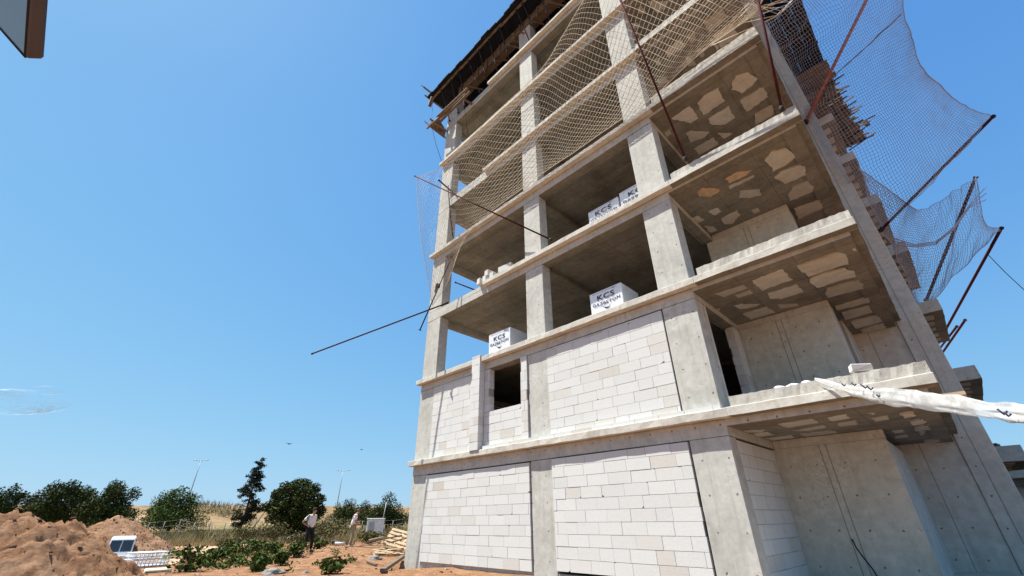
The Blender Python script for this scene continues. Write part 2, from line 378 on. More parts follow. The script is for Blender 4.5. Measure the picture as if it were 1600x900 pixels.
# beams, slabs, lips
for k in range(1, 8):
    zb, lb, lt, s_ = B[k], LB[k], LT[k], S[k]
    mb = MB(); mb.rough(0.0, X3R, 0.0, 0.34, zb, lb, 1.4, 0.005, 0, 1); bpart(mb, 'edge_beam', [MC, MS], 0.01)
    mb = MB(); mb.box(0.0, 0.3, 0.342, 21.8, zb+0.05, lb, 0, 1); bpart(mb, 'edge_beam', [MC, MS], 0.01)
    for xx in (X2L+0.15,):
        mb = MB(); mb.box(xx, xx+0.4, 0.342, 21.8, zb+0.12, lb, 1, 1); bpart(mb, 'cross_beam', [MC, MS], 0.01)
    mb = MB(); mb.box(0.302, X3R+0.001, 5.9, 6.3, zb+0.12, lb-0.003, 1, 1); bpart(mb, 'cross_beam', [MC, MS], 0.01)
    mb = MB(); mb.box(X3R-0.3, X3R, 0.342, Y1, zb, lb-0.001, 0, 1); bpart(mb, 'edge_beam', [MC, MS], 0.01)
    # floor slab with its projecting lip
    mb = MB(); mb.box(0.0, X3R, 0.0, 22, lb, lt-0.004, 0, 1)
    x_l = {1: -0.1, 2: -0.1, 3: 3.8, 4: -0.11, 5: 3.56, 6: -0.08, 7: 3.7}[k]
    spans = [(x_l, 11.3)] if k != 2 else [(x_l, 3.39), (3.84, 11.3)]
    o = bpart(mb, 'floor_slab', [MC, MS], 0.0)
    for a, b in spans:
        ml = MB(); ml.rough(a, b, -0.2, -0.0015, lb, lt, 0.3, 0.007, 0); x = ml.build('slab_lip', MEDGE, o, 0.01)
    # balcony slab on the right
    if k <= 7:
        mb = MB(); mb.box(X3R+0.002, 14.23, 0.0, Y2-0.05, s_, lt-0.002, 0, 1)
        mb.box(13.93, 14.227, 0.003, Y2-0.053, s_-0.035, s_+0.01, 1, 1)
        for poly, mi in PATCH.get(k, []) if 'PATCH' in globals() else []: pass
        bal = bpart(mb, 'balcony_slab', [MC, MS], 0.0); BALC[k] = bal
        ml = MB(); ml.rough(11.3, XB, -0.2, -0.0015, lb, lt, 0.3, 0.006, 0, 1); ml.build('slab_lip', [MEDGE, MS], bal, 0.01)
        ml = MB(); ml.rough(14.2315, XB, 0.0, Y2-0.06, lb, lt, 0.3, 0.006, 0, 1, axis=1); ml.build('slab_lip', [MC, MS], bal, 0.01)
        mc = MB(); mc.rough(11.32+0.08*random.random(), XB-0.02, -0.15, 0.02, lt+0.002, lt+(0.2 if k != 4 else 0.3), 0.07, 0.008, 0, None, 0.008 if k < 3 else 0.012)
        mc.build('curb', MROUGH, bal)
# traced infill block undersides: real patches on the real soffit planes
PX = {1: [[(1161,673),(1194,671.6),(1190,675),(1168,676)],[(1174,678),(1200,675),(1208,679),(1186,682)],[(1196,685),(1236,680),(1242,684),(1208,688)],[(1216,662),(1268,654),(1280,660),(1230,668)],[(1238,673),(1286,664),(1291,668),(1260,673)],[(1250,678),(1298,672),(1310,676),(1260,682)],[(1292,652),(1320,647),(1330,653),(1300,658)],[(1308,661),(1336,657),(1340,663),(1312,666)],[(1357,645),(1367,645),(1363,648)],[(1360,653),(1386,649),(1390,655),(1368,658)],[(1422,658),(1440,652),(1447,657),(1427,662)],[(1427,667),(1447,662),(1452,668),(1430,671)],[(1408,645),(1427,642),(1430,647),(1413,650)],[(1393,673),(1410,671),(1413,675),(1397,677)],[(1397,681),(1416,678),(1419,683),(1400,685)],[(1435,673),(1447,673),(1443,679),(1437,680)],[(1443,687),(1467,684),(1467,688),(1447,690)]],
 2: [[(1245,415),(1274,405),(1312,391),(1320,394),(1324,410),(1262,430)],[(1265,435),(1284,426),(1322,418),(1332,422),(1337,430),(1312,436),(1277,448),(1270,444)],[(1288,458),(1292,450),(1340,436),(1346,444),(1348,449),(1320,456),(1294,463)],[(1175,439),(1222,420),(1237,437),(1190,454)],[(1200,458),(1220,452),(1244,444),(1255,456),(1236,462),(1220,467),(1204,466)],[(1117,459),(1140,452),(1160,445),(1169,450),(1148,457),(1132,464)],[(1148,461),(1172,453),(1177,458),(1154,465)],[(1146,478),(1158,475),(1188,475),(1180,479),(1158,483)],[(1160,490),(1198,479),(1211,488),(1174,499)],[(1216,476),(1244,475),(1248,478),(1220,482)],[(1304,478),(1356,463),(1360,470),(1308,483)],[(1315,488),(1356,477),(1363,486),(1320,498)],[(1328,502),(1370,491),(1378,500),(1338,512)],[(1345,514),(1378,503),(1384,512),(1348,519)],[(1330,387),(1337,383),(1339,390)],[(1119,483),(1125,482),(1124,486)]],
 3: [[(1089,301),(1096,294),(1120,294),(1124,298),(1112,307),(1092,307)],[(1133,280),(1148,270),(1174,266),(1166,274),(1140,286)],[(1137,291),(1178,273),(1180,276),(1141,295)],[(1157,298),(1186,295),(1190,304),(1172,309),(1155,309)],[(1106,330),(1120,324),(1128,330),(1116,337)],[(1126,342),(1152,328),(1156,336),(1144,350),(1130,350)],[(1173,329),(1184,325),(1187,330),(1178,334)],[(1082,341),(1090,338),(1101,343),(1090,349)],[(1100,353),(1116,354),(1120,360),(1110,364)],[(1195,250),(1204,236),(1226,230),(1236,236),(1241,244),(1228,256),(1208,265)],[(1210,276),(1220,268),(1250,256),(1256,260),(1259,271),(1226,286)],[(1231,304),(1240,290),(1262,281),(1271,290),(1268,298),(1233,313)],[(1240,326),(1280,311),(1286,323),(1247,341)]],
 4: [[(1049,185),(1078,165),(1092,184),(1078,192)],[(1089,161),(1100,150),(1121,137),(1132,158),(1100,180)],[(1106,185),(1138,166),(1148,184),(1134,194),(1112,195)],[(1144,128),(1150,118),(1166,112),(1184,122),(1176,132),(1159,144),(1145,138)],[(1156,156),(1192,135),(1200,150),(1166,174)],[(1179,178),(1206,163),(1208,178),(1180,194)],[(1071,208),(1080,204),(1109,206),(1102,214),(1080,222)],[(1084,232),(1114,215),(1123,225),(1092,242)],[(1039,208),(1046,202),(1050,208),(1041,214)],[(1121,208),(1145,208),(1132,217)]],
 5: [[(1038,80),(1064,60),(1071,72),(1044,90)],[(1074,56),(1084,50),(1088,62),(1080,69)],[(1099,34),(1112,26),(1126,12),(1138,26),(1108,50)],[(1114,54),(1142,36),(1154,54),(1126,74)],[(1070,88),(1078,90),(1088,100),(1076,104)],[(1088,78),(1096,75),(1102,86),(1095,90)],[(1108,60),(1112,59),(1124,74),(1120,79)],[(1022,92),(1030,90),(1032,100),(1026,104)],[(1026,124),(1040,121),(1046,128),(1030,134)]],
 6: [[(996,12),(1004,10),(1010,20),(998,21)],[(1011,2),(1046,2),(1028,22)],[(985,38),(996,35),(1000,42),(990,46)],[(1060,-30),(1090,-40),(1098,-20),(1070,-10)]]}
ORANGE = {(3, 0), (3, 1)}
for k, polys in PX.items():
    for pi, poly in enumerate(polys):
        mb = MB()
        P = [hit(u, v, 2, S[k]) for u, v in poly]; out = []
        for i in range(len(P)):
            a, b = P[i], P[(i+1) % len(P)]; n_ = max(1, int((b-a).length/0.07))
            for q in range(n_):
                p = a.lerp(b, q/n_); nn = noise.noise_vector(p*9+Vector((0, 0, k)))*0.04 + noise.noise_vector(p*28)*0.018
                out.append((p.x+nn.x, p.y+nn.y))
        out = [(min(x, 14.2), max(0.02, min(y, Y2-0.07))) for x, y in out]
        n_ = len(out); mi = 1 if (k, pi) in ORANGE else 0
        z_ = S[k]-0.006 if max(x for x, y in out) < 13.9 else S[k]-0.04
        vs_ = [(x, y, z_) for x, y in out]+[(x, y, S[k]+0.02) for x, y in out]
        mb.add(vs_, [list(range(n_))]+[(i, (i+1) % n_, n_+(i+1) % n_, n_+i) for i in range(n_)], 0)
        x_ = mb.build('infill_block', MORANGE if mi else MFOAM, BALC[k])
        if mi: x_['label'] = 'ochre stained infill block'

# block walls: single blocks in running bond, edges a little uneven
def blocks(mb, ax, a0, a1, z0, z1, face, depth, sgn=-1, L=0.6, H=0.25, off=0.0, chips=0.10, proud=0.0):
    """ax 0: wall runs along x with its face at y=face; ax 1: along y with its face at x=face. sgn = side the face looks to"""
    z = z0; row = 0
    while z < z1-0.02:
        h = min(H, z1-z); a = a0 - (0 if row % 2 == 0 else L/2) - off
        if row % 3 == 1: a -= random.uniform(0, 0.12)
        while a < a1-0.01:
            ln = L if random.random() > 0.12 else L*random.uniform(0.55, 0.8)
            s0, s1 = max(a, a0), min(a+ln, a1)
            if s1-s0 > 0.05:
                g = random.uniform(0.005, 0.010); f = face+sgn*random.uniform(-0.003, 0.004)
                q0, q1 = s0+g/2, s1-g/2; zz0, zz1 = z+0.001, z+h-random.uniform(0.004, 0.008)
                back = face-sgn*depth
                fr = [[q0, zz0], [q1, zz0], [q1, zz1], [q0, zz1]]
                pts = []
                chip = random.randrange(4) if random.random() < chips else -1
                for i, (aa, zq) in enumerate(fr):
                    if i == chip:
                        c1, c2 = random.uniform(0.02, 0.09), random.uniform(0.015, 0.05)
                        sx_ = 1 if i in (0, 3) else -1; sz_ = 1 if i in (0, 1) else -1
                        A_ = (aa+sx_*c1, zq); B_ = (aa, zq+sz_*c2); mid = (aa+sx_*c1*0.45, zq+sz_*c2*0.55)
                        pts += [B_, mid, A_] if i in (0, 2) else [A_, mid, B_]
                    else: pts.append((aa, zq))
                n_ = len(pts)
                conv = (lambda p, d: (p[0], d, p[1])) if ax == 0 else (lambda p, d: (d, p[0], p[1]))
                vs_ = [conv(p, f) for p in pts]+[conv(p, back) for p in pts]
                mb.add(vs_, [list(range(n_)), list(range(n_, 2*n_))[::-1]]+[(i, (i+1) % n_, n_+(i+1) % n_, n_+i) for i in range(n_)], 0)
            a += ln
        z += h; row += 1
    # mortar bed just behind the faces
    f = face-sgn*0.022; b_ = face-sgn*depth*0.98
    lo, hi = min(f, b_), max(f, b_)
    if ax == 0: mb.box(a0+0.012, a1-0.012, lo, hi, z0+0.01, z1-0.012, 1)
    else: mb.box(lo, hi, a0+0.012, a1-0.012, z0+0.01, z1-0.012, 1)
def bwall(name, *a, label=None, **k):
    mb = MB(); blocks(mb, *a, **k); return bpart(mb, name, [MB_, MMORT], 0.0, label)
bwall('block_wall', 0, X1R-0.02, X2L-0.03, 0.5, B[1]-0.015, -0.04, 0.22, off=0.13)
bwall('block_wall', 0, X2R+0.0, X3L-0.03, 0.56, B[1]-0.015, -0.03, 0.22, off=0.2, chips=0.16)
mb = MB(); mb.box(-0.02, X3L+0.02, 0.02, 0.4, -0.1, 0.5); bpart(mb, 'plinth', MC, 0.01)
bwall('block_wall', 1, 0.38, Y1-0.01, 0.5, B[1]-0.015, X3R-0.02, 0.2, sgn=1, chips=0.12)
mb = MB(); mb.box(X3R-0.28, X3R-0.01, 0.38, Y1-0.01, 0.1, 0.5); bpart(mb, 'plinth', MC, 0.01)
# first floor
z1_ = LT[1]
bwall('block_wall', 0, X1R+0.0, 3.39, z1_+0.0, B[2]-0.01, -0.012, 0.22, off=0.3)
mb = MB(); blocks(mb, 0, 3.40, 3.83, z1_, LT[2]+0.08, -0.23, 0.44, L=0.43, off=0, chips=0.05); pr = bpart(mb, 'window_pier', [MB_, MMORT], label='projecting block pier left of the window')
bwall('block_wall', 0, 3.845, X2L-0.29, z1_, 4.66, -0.012, 0.22, off=0.1)
bwall('window_jamb', 0, 3.845, 4.08, 4.665, B[2]-0.01, -0.01, 0.22, L=0.24, chips=0)
bwall('window_jamb', 0, X2L-0.28, X2L-0.012, z1_, B[2]-0.01, -0.05, 0.24, L=0.268, H=0.3, chips=0)
bwall('block_wall', 0, X2R+0.0, X3L-0.03, z1_, B[2]-0.02, -0.012, 0.22, off=0.35, chips=0.14)
mb = MB(); blocks(mb, 0, 3.95, 11.18, z1_+0.003, z1_+0.10, -0.14, 0.12, L=0.6, H=0.1, chips=0.05); bpart(mb, 'sill_course', [MB_, MMORT])
# first floor side: pale column side, door opening, block pier
mb = MB(); mb.box(X3R-0.2, X3R+0.015, 0.47, 0.56, z1_+0.01, B[2]-0.02); bpart(mb, 'door_jamb', MFOAM, 0.006)
bwall('door_pier', 0, X3R-0.22, X3R-0.008, z1_, B[2]-0.01, 2.33, 0.2, L=0.22, chips=0.25)
bwall('block_wall', 1, 2.345, Y1-0.03, z1_, B[2]-0.01, X3R+0.0, 0.2, sgn=1, chips=0.2)
for k in (0, 1):
    mb = MB(); mb.box(0.02, 0.22, 0.43, 21.5, LT[k]-0.2*(k == 0), B[k+1]-0.003); bpart(mb, 'side_wall', MFOAM)
# recessed concrete walls on every storey
for k in range(8):
    z0 = 0.0 if k == 0 else LT[k]+0.002; zt = (S[k+1] if k < 7 else TOP)-0.003
    mb = MB(); mb.box(X3R-0.18, X4, Y1, Y1+0.2, z0, (B[k+1] if k < 7 else TOP)); w1 = bpart(mb, 'concrete_wall', MW, 0.008)
    mb = MB(); mb.box(X3R+0.003, X4+0.008, Y1-0.012, Y1+0.21, (B[k+1] if k < 7 else TOP)+0.002, zt); mb.build('wall_head', MC, w1, 0.008)
    if k == 0:
        mb = MB(); mb.box(X4-0.2, X4-0.004, Y1+0.2, Y2, z0, B[1]); bpart(mb, 'side_wall', MFOAM if False else MC, 0.008)
    else:
        mb = MB(); mb.box(X4-0.2, X4-0.004, Y1+0.2, 3.5, z0, zt); mb.box(X4-0.2, X4-0.004, 4.5, Y2, z0, zt); bpart(mb, 'side_wall', MC, 0.008)
    mb = MB(); mb.box(X4-0.2, X5-0.585, Y2+0.0, Y2+0.2, z0, zt+(0.16 if k < 7 else 0)); bpart(mb, 'concrete_wall', MFAR, 0.008)
    mb = MB(); mb.box(X5-0.2, X5-0.01, Y2+0.5, 14.9, z0, zt+0.1); bpart(mb, 'side_wall', MC, 0.008)
    # partition added to keep the open floors dark, its colour darkened too; back wall
    mb = MB(); mb.box(4.3, X3R-0.2, 7.6, 7.8, z0, (LB[k+1] if k < 7 else TOP)-0.002); bpart(mb, 'darkening_wall', MDARK)
    mb = MB(); mb.box(2.2, 14.8, 21.5, 21.7, z0, (LB[k+1] if k < 7 else TOP)-0.002); bpart(mb, 'rear_wall', MC)
mb = MB(); mb.box(X3R-0.2, X5+2, Y1-0.0, Y2+0.0, 0.30, 0.52); mb.box(X3R-0.2, X5+0.1, -0.0, Y1, 0.28, 0.45); bpart(mb, 'ground_slab', MFAR)
for k in range(1, 8):
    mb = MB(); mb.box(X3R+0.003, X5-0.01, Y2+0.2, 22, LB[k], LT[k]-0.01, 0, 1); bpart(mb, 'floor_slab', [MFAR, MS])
# rear balcony stack on the right side
for k in range(1, 8):
    mb = MB(); mb.rough(X5-0.3, 15.9, 15.3, 20.5, LB[k]-0.02, LB[k]+0.52, 0.5, 0.01, 0, 1, axis=1)
    o = bpart(mb, 'rear_balcony', [MFAR, MS], 0.015)
    for i in range(5):
        pm = MB()
        y0 = 15.75+i*0.93+random.uniform(-0.05, 0.05); x0 = 15.0+random.uniform(-0.03, 0.05)
        pm.box(x0, 15.55+random.uniform(-0.06, 0.04), y0, y0+0.55+random.uniform(-0.08, 0.06), LB[k]-0.045, LB[k]+0.0, jit=0.02)
        pm.build('infill_block', MFOAM, o)
# small timber box-outs left in the first balcony
mb = MB()
for i in range(3):
    p = hit(1472+i*7, 604+i*11, 2, 3.3); mb.bar((p.x-0.15, p.y, 3.17), (p.x+0.2, p.y+0.03, 3.17), 0.08, 0.05)
bpart(mb, 'timber_packing', MWOOD2)
# black cable down the recessed wall
mb = MB(); mb.tube([hit(u, v, 1, Y1-0.03) for u, v in ((1331, 842), (1338, 856), (1350, 872), (1364, 890), (1380, 915))], 0.012, 6)
tag(mb.build('cable', MBLK), 'black cable hanging in front of the recessed concrete wall at ground level', 'cable')

# ------------------------------------------------------------------ roof formwork
FWK = empty('roof_formwork', (0, 0, 23.9), 'dark ragged plywood and timber roof formwork overhanging the top storey', 'formwork')
def fpart(mb, name, m_, bevel=0): return local(mb.build(name, m_, FWK, bevel))
mb = MB(); x = -0.95
while x < 16.2:
    w_ = random.uniform(0.45, 0.62); f = -1.0+random.uniform(-0.06, 0.05)
    mb.box(x, x+w_-0.012, f, 14.0+random.uniform(-0.15, 0.15), 24.05+random.uniform(-0.012, 0.012), 24.10+random.uniform(0, 0.02)); x += w_
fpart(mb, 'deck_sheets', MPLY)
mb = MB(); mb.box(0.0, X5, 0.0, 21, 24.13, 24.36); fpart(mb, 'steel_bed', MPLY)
for y in (-0.75, 1.2, 2.6, 4.0, 5.4, 6.8, 8.2, 9.6, 11, 12.4, 13.6):
    mb = MB(); x0 = -0.9
    while x0 < 16.0:
        l_ = random.uniform(2.6, 3.6); mb.bar((x0, y+random.uniform(-0.04, 0.04), 23.96), (min(16.3, x0+l_+0.2), y+random.uniform(-0.04, 0.04), 23.97), 0.09, 0.1); x0 += l_
    fpart(mb, 'bearer', MWOOD)
for i, y in enumerate((8.6, 9.5, 10.8, 11.9, 12.3, 13.3)):
    mb = MB(); mb.bar((14.5, y, 23.92), (16.4+random.random()*0.25, y+0.05, 23.92), 0.1, 0.14); fpart(mb, 'joist_end', MPLY)
# edge beam form: brown boards along the facade line
mb = MB(); x = 0.95
while x < X3R+3:
    w_ = random.uniform(0.7, 1.5); mb.box(x, x+w_-0.02, -0.05+random.uniform(-0.02, 0.02), 0.0, 23.32+random.uniform(-0.07, 0.05), 23.98, jit=0.01)
    if random.random() < 0.8: mb.bar((x+0.3, -0.09, 23.2+random.uniform(-0.15, 0.1)), (x+0.34, -0.09, 23.9), 0.08, 0.06)
    x += w_
mb.box(0.3, 14, 0.003, 0.4, 23.36, 23.39)
fpart(mb, 'beam_form', simple('brown form board', (0.13, 0.1, 0.07), 0.9, 0.4, 3))
# bracing in the top storey
for i in range(34):
    x = random.uniform(0.8, 10.5); y = random.uniform(0.4, 3.2); a = random.uniform(-0.7, 0.7)
    mb = MB(); mb.bar((x, y, 21.55), (x+a, y+random.uniform(-0.3, 0.3), 23.98), 0.06, 0.06); fpart(mb, 'brace', MWOOD)
for i in range(9):
    x = random.uniform(0.5, 9); mb = MB(); mb.bar((x, -0.25, 23.1+random.uniform(-0.2, 0.4)), (x+random.uniform(0.3, 1.0), 0.5, 22.9+random.uniform(-0.2, 0.5)), 0.07, 0.04); fpart(mb, 'brace', MWOOD)
ordn = ['first', 'second', 'third', 'fourth', 'fifth', 'sixth', 'seventh', 'eighth', 'ninth', 'tenth', 'eleventh', 'twelfth', 'thirteenth', 'fourteenth', 'fifteenth', 'sixteenth']
def prop(name, a, b, label, m_=None, group=None, rad=0.026):
    a = Vector(a); b = Vector(b); e = empty(name, a, label, 'steel prop', group)
    mb = MB(); mb.tube([a, a.lerp(b, 0.58)], rad, 8); local(mb.build('outer_tube', m_ or MRED, e))
    mb = MB(); mb.tube([a.lerp(b, 0.56), b], rad*0.75, 8); local(mb.build('inner_tube', MBLK, e))
    mb = MB(); c = a.lerp(b, 0.575); t = (b-a).normalized(); mb.tube([c-t*0.05, c+t*0.05], rad*1.9, 8); local(mb.build('collar', MBLK, e))
    mb = MB(); mb.tube([a, a+t*0.012], rad*3, 4); mb.tube([b-t*0.012, b], rad*3, 4); local(mb.build('end_plates', MBLK, e))
for i in range(13):
    x = 0.15+i*0.84+random.uniform(-0.08, 0.08)
    if abs(x-X2L-0.4) < 0.25: x += 0.3
    prop('formwork_prop', (x+random.uniform(0.05, 0.3), -0.1, 21.56), (x, -0.72, 23.9), f'{ordn[i]} slanting steel prop counted from the left corner under the roof formwork edge', MRED if i in (4, 7, 10) else MBLK, 'steel props under the roof formwork edge')
# corner working platform of planks
PLT = empty('plank_platform', (-0.4, -0.4, 22.4), 'brown plank working platform jutting out around the top left column', 'platform')
def pl(a, b, w_=0.14, h_=0.05, m_=MWOOD, nm='plank'):
    mb = MB(); mb.bar(a, b, w_, h_); local(mb.build(nm, m_, PLT, 0.004))
H_ = lambda u, v, y: tuple(hit(u, v, 1, y))
pl(H_(683, 183, -0.75), H_(731, 138, -0.75)); pl(H_(688, 190, -0.55), H_(735, 143, -0.55)); pl(H_(684, 187, -0.35), H_(728, 147, -0.35))
pl(H_(667, 201, -0.8), H_(687, 183, -0.8), 0.1); pl(H_(664, 190, -0.5), H_(696, 215, 0.1), 0.16, 0.06); pl(H_(672, 186, -0.9), H_(700, 206, -0.1), 0.12)
pl(H_(662, 136, -0.9), H_(690, 158, -0.1), 0.09, 0.09); pl(H_(658, 133, -0.9), H_(674, 146, -0.5), 0.05, 0.05); pl(H_(664, 149, -0.9), H_(692, 170, -0.1), 0.09, 0.07)
pl(H_(671, 166, -0.9), H_(676, 152, -0.9), 0.2, 0.1); pl(H_(720, 152, -0.6), H_(738, 163, 0.0), 0.12)
mb = MB(); P_ = [Vector(H_(668, 196, -0.7)), Vector(H_(684, 184, -0.8)), Vector(H_(697, 205, 0.0)), Vector(H_(694, 216, 0.0))]
mb.add(P_+[p+Vector((0, 0, 0.06)) for p in P_], [(0, 1, 2, 3), (7, 6, 5, 4), (0, 4, 5, 1), (1, 5, 6, 2), (2, 6, 7, 3), (3, 7, 4, 0)]); local(mb.build('deck_board', MWOOD, PLT))
# side platform with sticks, far right of the roof
SP = empty('timber_overhang', (15.9, 17, 23), 'brown mass of formwork boards with battens sticking out past the roof on the right', 'formwork')
random.seed(11)
mb = MB(); y = 12.6
while y < 20.6:
    w_ = random.uniform(0.2, 0.32); xe = 16.5+(y-13.9)*0.09+random.uniform(-0.12, 0.1)+(0.25 if y < 14 else 0)
    mb.box(14.6, xe, y, y+w_-0.03, 23.0+random.uniform(-0.05, 0.05), 23.12, jit=0.02); y += w_
local(mb.build('boards', MWOOD, SP))
for i in range(19):
    y = 14.2+i*0.36+random.uniform(-0.1, 0.1); xe = 16.5+(y-13.9)*0.09
    mb = MB(); mb.bar((xe-1.0, y, 22.85+random.uniform(-0.1, 0.15)), (xe+random.uniform(0.2, 0.62), y+random.uniform(-0.25, 0.3), 22.95+random.uniform(-0.15, 0.25)), random.uniform(0.05, 0.1), 0.06); local(mb.build('batten', random.choice((MWOOD, MPLY, MWOOD)), SP))
mb = MB(); y = 13.2
while y < 17.5:
    w_ = random.uniform(0.15, 0.3); mb.box(14.7, 15.85+random.uniform(-0.15, 0.15), y, y+w_-0.04, 21.95+random.uniform(-0.05, 0.05), 22.05, jit=0.02); y += w_
local(mb.build('lower_boards', MWOOD, SP))
for i in range(5):
    mb = MB(); mb.bar((14.9+i*0.3, 13.9, 22.7), (15.0+i*0.42, 20.4, 22.75), 0.09, 0.1); local(mb.build('bearer', MWOOD, SP))
for i in range(6):
    mb = MB(); yy = 14.5+i; mb.tube([(15.5, yy, 21.9), (15.8+random.random()*0.3, yy+0.1, 22.95)], 0.03, 6); local(mb.build('strut', MRED, SP))
mb = MB(); p = hit(1352, 190, 1, 20.8); mb.tube([p+Vector((-0.35, 0, 0.12)), p+Vector((0.55, 0, 0.1))], 0.04, 6); mb.box(p.x-0.13, p.x+0.13, p.y-0.1, p.y+0.1, p.z-0.38, p.z-0.02, jit=0.02); mb.tube([p+Vector((0, 0, -0.05)), p+Vector((0, 0, 0.12))], 0.02, 5)
mb.tube([p+Vector((-0.35, 0, 0.12)), (16.9, 20.5, 23.0)], 0.03, 5)
tag(mb.build('hoist_block', MBLK), 'small dark hoist block on a bar beyond the timber overhang at the roof', 'hoist')

# ------------------------------------------------------------------ net poles
def pole(a, b, label, m_=MRED, rad=0.03, base=True):
    a = Vector(a); b = Vector(b); e = empty('net_pole', a, label, 'steel pole', 'steel poles holding the safety nets')
    mb = MB(); mb.tube([a, a.lerp(b, 0.5), b], rad, 8); local(mb.build('tube', m_, e))
    t = (b-a).normalized(); mb = MB(); mb.tube([b-t*0.06, b+t*0.01], rad*1.35, 8); local(mb.build('end_cap', MBLK, e))
    if base: mb = MB(); mb.tube([a-t*0.02, a+t*0.1], rad*1.6, 8); local(mb.build('clamp', MBLK, e))
    return e
T1 = hit(648, 275, 1, -1.6)
pole(hit(862, 375, 1, -0.2), T1, 'long dark red pole across the middle column, holding the left end of the net')
b2 = hit(1072, 250, 1, -0.2); t2 = hit(966, -8, 0, b2.x); pole(b2, b2.lerp(t2, 1.03), 'dark red pole crossing the net above the left end of the third floor balcony')
b3 = hit(1222, 172, 1, -0.2); t3 = hit(1178, -30, 1, -0.9); pole(b3, t3, 'dark red pole rising from the right corner of the third floor balcony')
pole(hit(700, 473, 1, -0.2), hit(487, 553, 1, -3.2), 'lone dark pole drooping far out into the sky left of the building')
pole(hit(716, 308, 1, 0.1), hit(685, 281, 1, -1.0), 'short rusty pole stub beside the left corner column', rad=0.035)
pole(hit(757, 459, 0, 0.1), hit(711, 441, 0, -1.0), 'short dark pole seen through the gap left of the third floor', rad=0.035)
q1b = hit(1258, 192, 1, 5.9); q1t = hit(1368, -28, 1, 5.0); pole(q1b, q1t, 'pinkish red pole rising past the roof timbers at the right corner', simple('pinkish red steel', (0.36, 0.13, 0.11), 0.6, 0.3, 10), rad=0.055)  # pinker and lighter than the other poles
q2b = hit(1376, 360, 0, 15.0); q2t = hit(1553, 181, 1, 8.2); pole(q2b, q2t, 'long dark pole reaching out to the upper right edge of the big net', MRED, 0.045)
q3b = Vector((15.9, 21.8, 12.07)); q3t = hit(1525, 276, 1, 19.0); pole(q3b, q3t, 'dark pole between two others holding the lower right net', MRED, 0.075)
q4b = hit(1464, 540, 0, 15.9); q4t = hit(1565, 356, 1, 22.0); pole(q4b, q4t, 'rightmost dark pole with the tip of the lower net at its end', MRED, 0.075)
q5b = hit(1470, 555, 0, 15.9); pole(q5b, hit(1508, 500, 1, 29.0), 'short thin pole low on the far right side of the building', MRED, 0.07)
pole(hit(1468, 545, 0, 15.9), hit(1495, 510, 1, 27.0), 'shortest thin pole low on the far right side of the building', MRED, 0.06)
prop('hanging_prop', hit(656, 516, 1, -0.9), hit(706, 401, 1, -0.35), 'dark steel prop dangling beside the left corner column', MBLK)
mb = MB(); mb.tube([hit(700, 290, 1, -0.5), hit(703, 330, 1, -0.5), hit(708, 372, 1, -0.4)], 0.03, 6); tag(mb.build('steel_rod', MBLK), 'upright dark rod just behind the long red pole at the left corner', 'rod')
mb = MB(); mb.tube([hit(676, 160, 1, -0.7), hit(674, 195, 1, -0.8), hit(681, 225, 1, -0.5), hit(690, 252, 1, -0.3)], 0.012, 5); tag(mb.build('rope', MBLK), 'black rope hanging from the corner platform to the sixth floor', 'rope')
mb = MB(); mb.tube([hit(723, 145, 1, -0.4), hit(727, 180, 1, -0.35), hit(732, 212, 1, -0.25)], 0.012, 5); tag(mb.build('rope', MBLK), 'thin black rope hanging beside the corner column below the platform', 'rope')
mb = MB(); mb.box(-0.06, 0.06, -0.04, 0.04, -0.2, 0.2, jit=0.02); o = mb.build('wood_offcut', MWOOD); o.location = hit(682, 450, 1, -0.5); o.rotation_euler = (0, 0.25, 0); tag(o, 'small brown piece of wood caught in the net at the corner column', 'wood piece')

# ------------------------------------------------------------------ nets
def crom(p0, p1, p2, p3, t):
    return 0.5*((2*p1)+(p2-p0)*t+(2*p0-5*p1+4*p2-p3)*t*t+(3*p1-p0-3*p2+p3)*t*t*t)
def surf(grid):
    nr, nc = len(grid), len(grid[0])
    def row(r_, u_):
        x = max(0, min(0.99999, u_))*(nc-1); i = int(x); f = x-i; g = grid[r_]
        return crom(g[max(i-1, 0)], g[i], g[i+1], g[min(i+2, nc-1)], f)
    def S_(u_, v_):
        x = max(0, min(0.99999, v_))*(nr-1); i = int(x); f = x-i
        P = [row(max(i-1, 0), u_), row(i, u_), row(i+1, u_), row(min(i+2, nr-1), u_)]
        return crom(*P, f)
    return S_
def net(name, grid, nu, nv, rad, label, m_, diag=True, wob=0.03, ropes=(), skip=None):
    S_ = surf(grid); mb = MB(); P = {}
    def pt(i, j):
        if (i, j) not in P:
            p = S_(i/nu, j/nv); q = noise.noise_vector(p*0.8)*wob*2.2+noise.noise_vector(p*4)*wob*0.5
            P[(i, j)] = p+q
        return P[(i, j)]
    def seg(line):
        if len(line) > 1: mb.tube(line, rad, 3, caps=False)
    if diag:
        for s0 in range(-nv, nu+1, 2):
            for sg in (1, -1):
                line = []
                for j in range(nv+1):
                    i = s0+j if sg == 1 else s0+nv-j
                    if 0 <= i <= nu: line.append(pt(i, j))
                seg(line)
    else:
        for i in range(nu+1): seg([pt(i, j) for j in range(nv+1)])
        for j in range(nv+1): seg([pt(i, j) for i in range(nu+1)])
    # border cord
    for line in ([pt(i, 0) for i in range(nu+1)], [pt(i, nv) for i in range(nu+1)], [pt(0, j) for j in range(nv+1)], [pt(nu, j) for j in range(nv+1)]):
        mb.tube(line, rad*1.8, 4, caps=False)
    return tag(mb.build(name, m_), label, 'safety net', 'safety nets around the upper floors')
h = lambda u, v, y: hit(u, v, 1, y)
top = [h(650,277,-1.6), h(691,258,-0.35), h(765,185,-0.32), h(840,114,-0.35), h(880,54,-0.4), h(922,-12,-0.5), h(1000,-90,-0.6), h(1100,-110,-0.8), h(1215,-100,-1.0)]
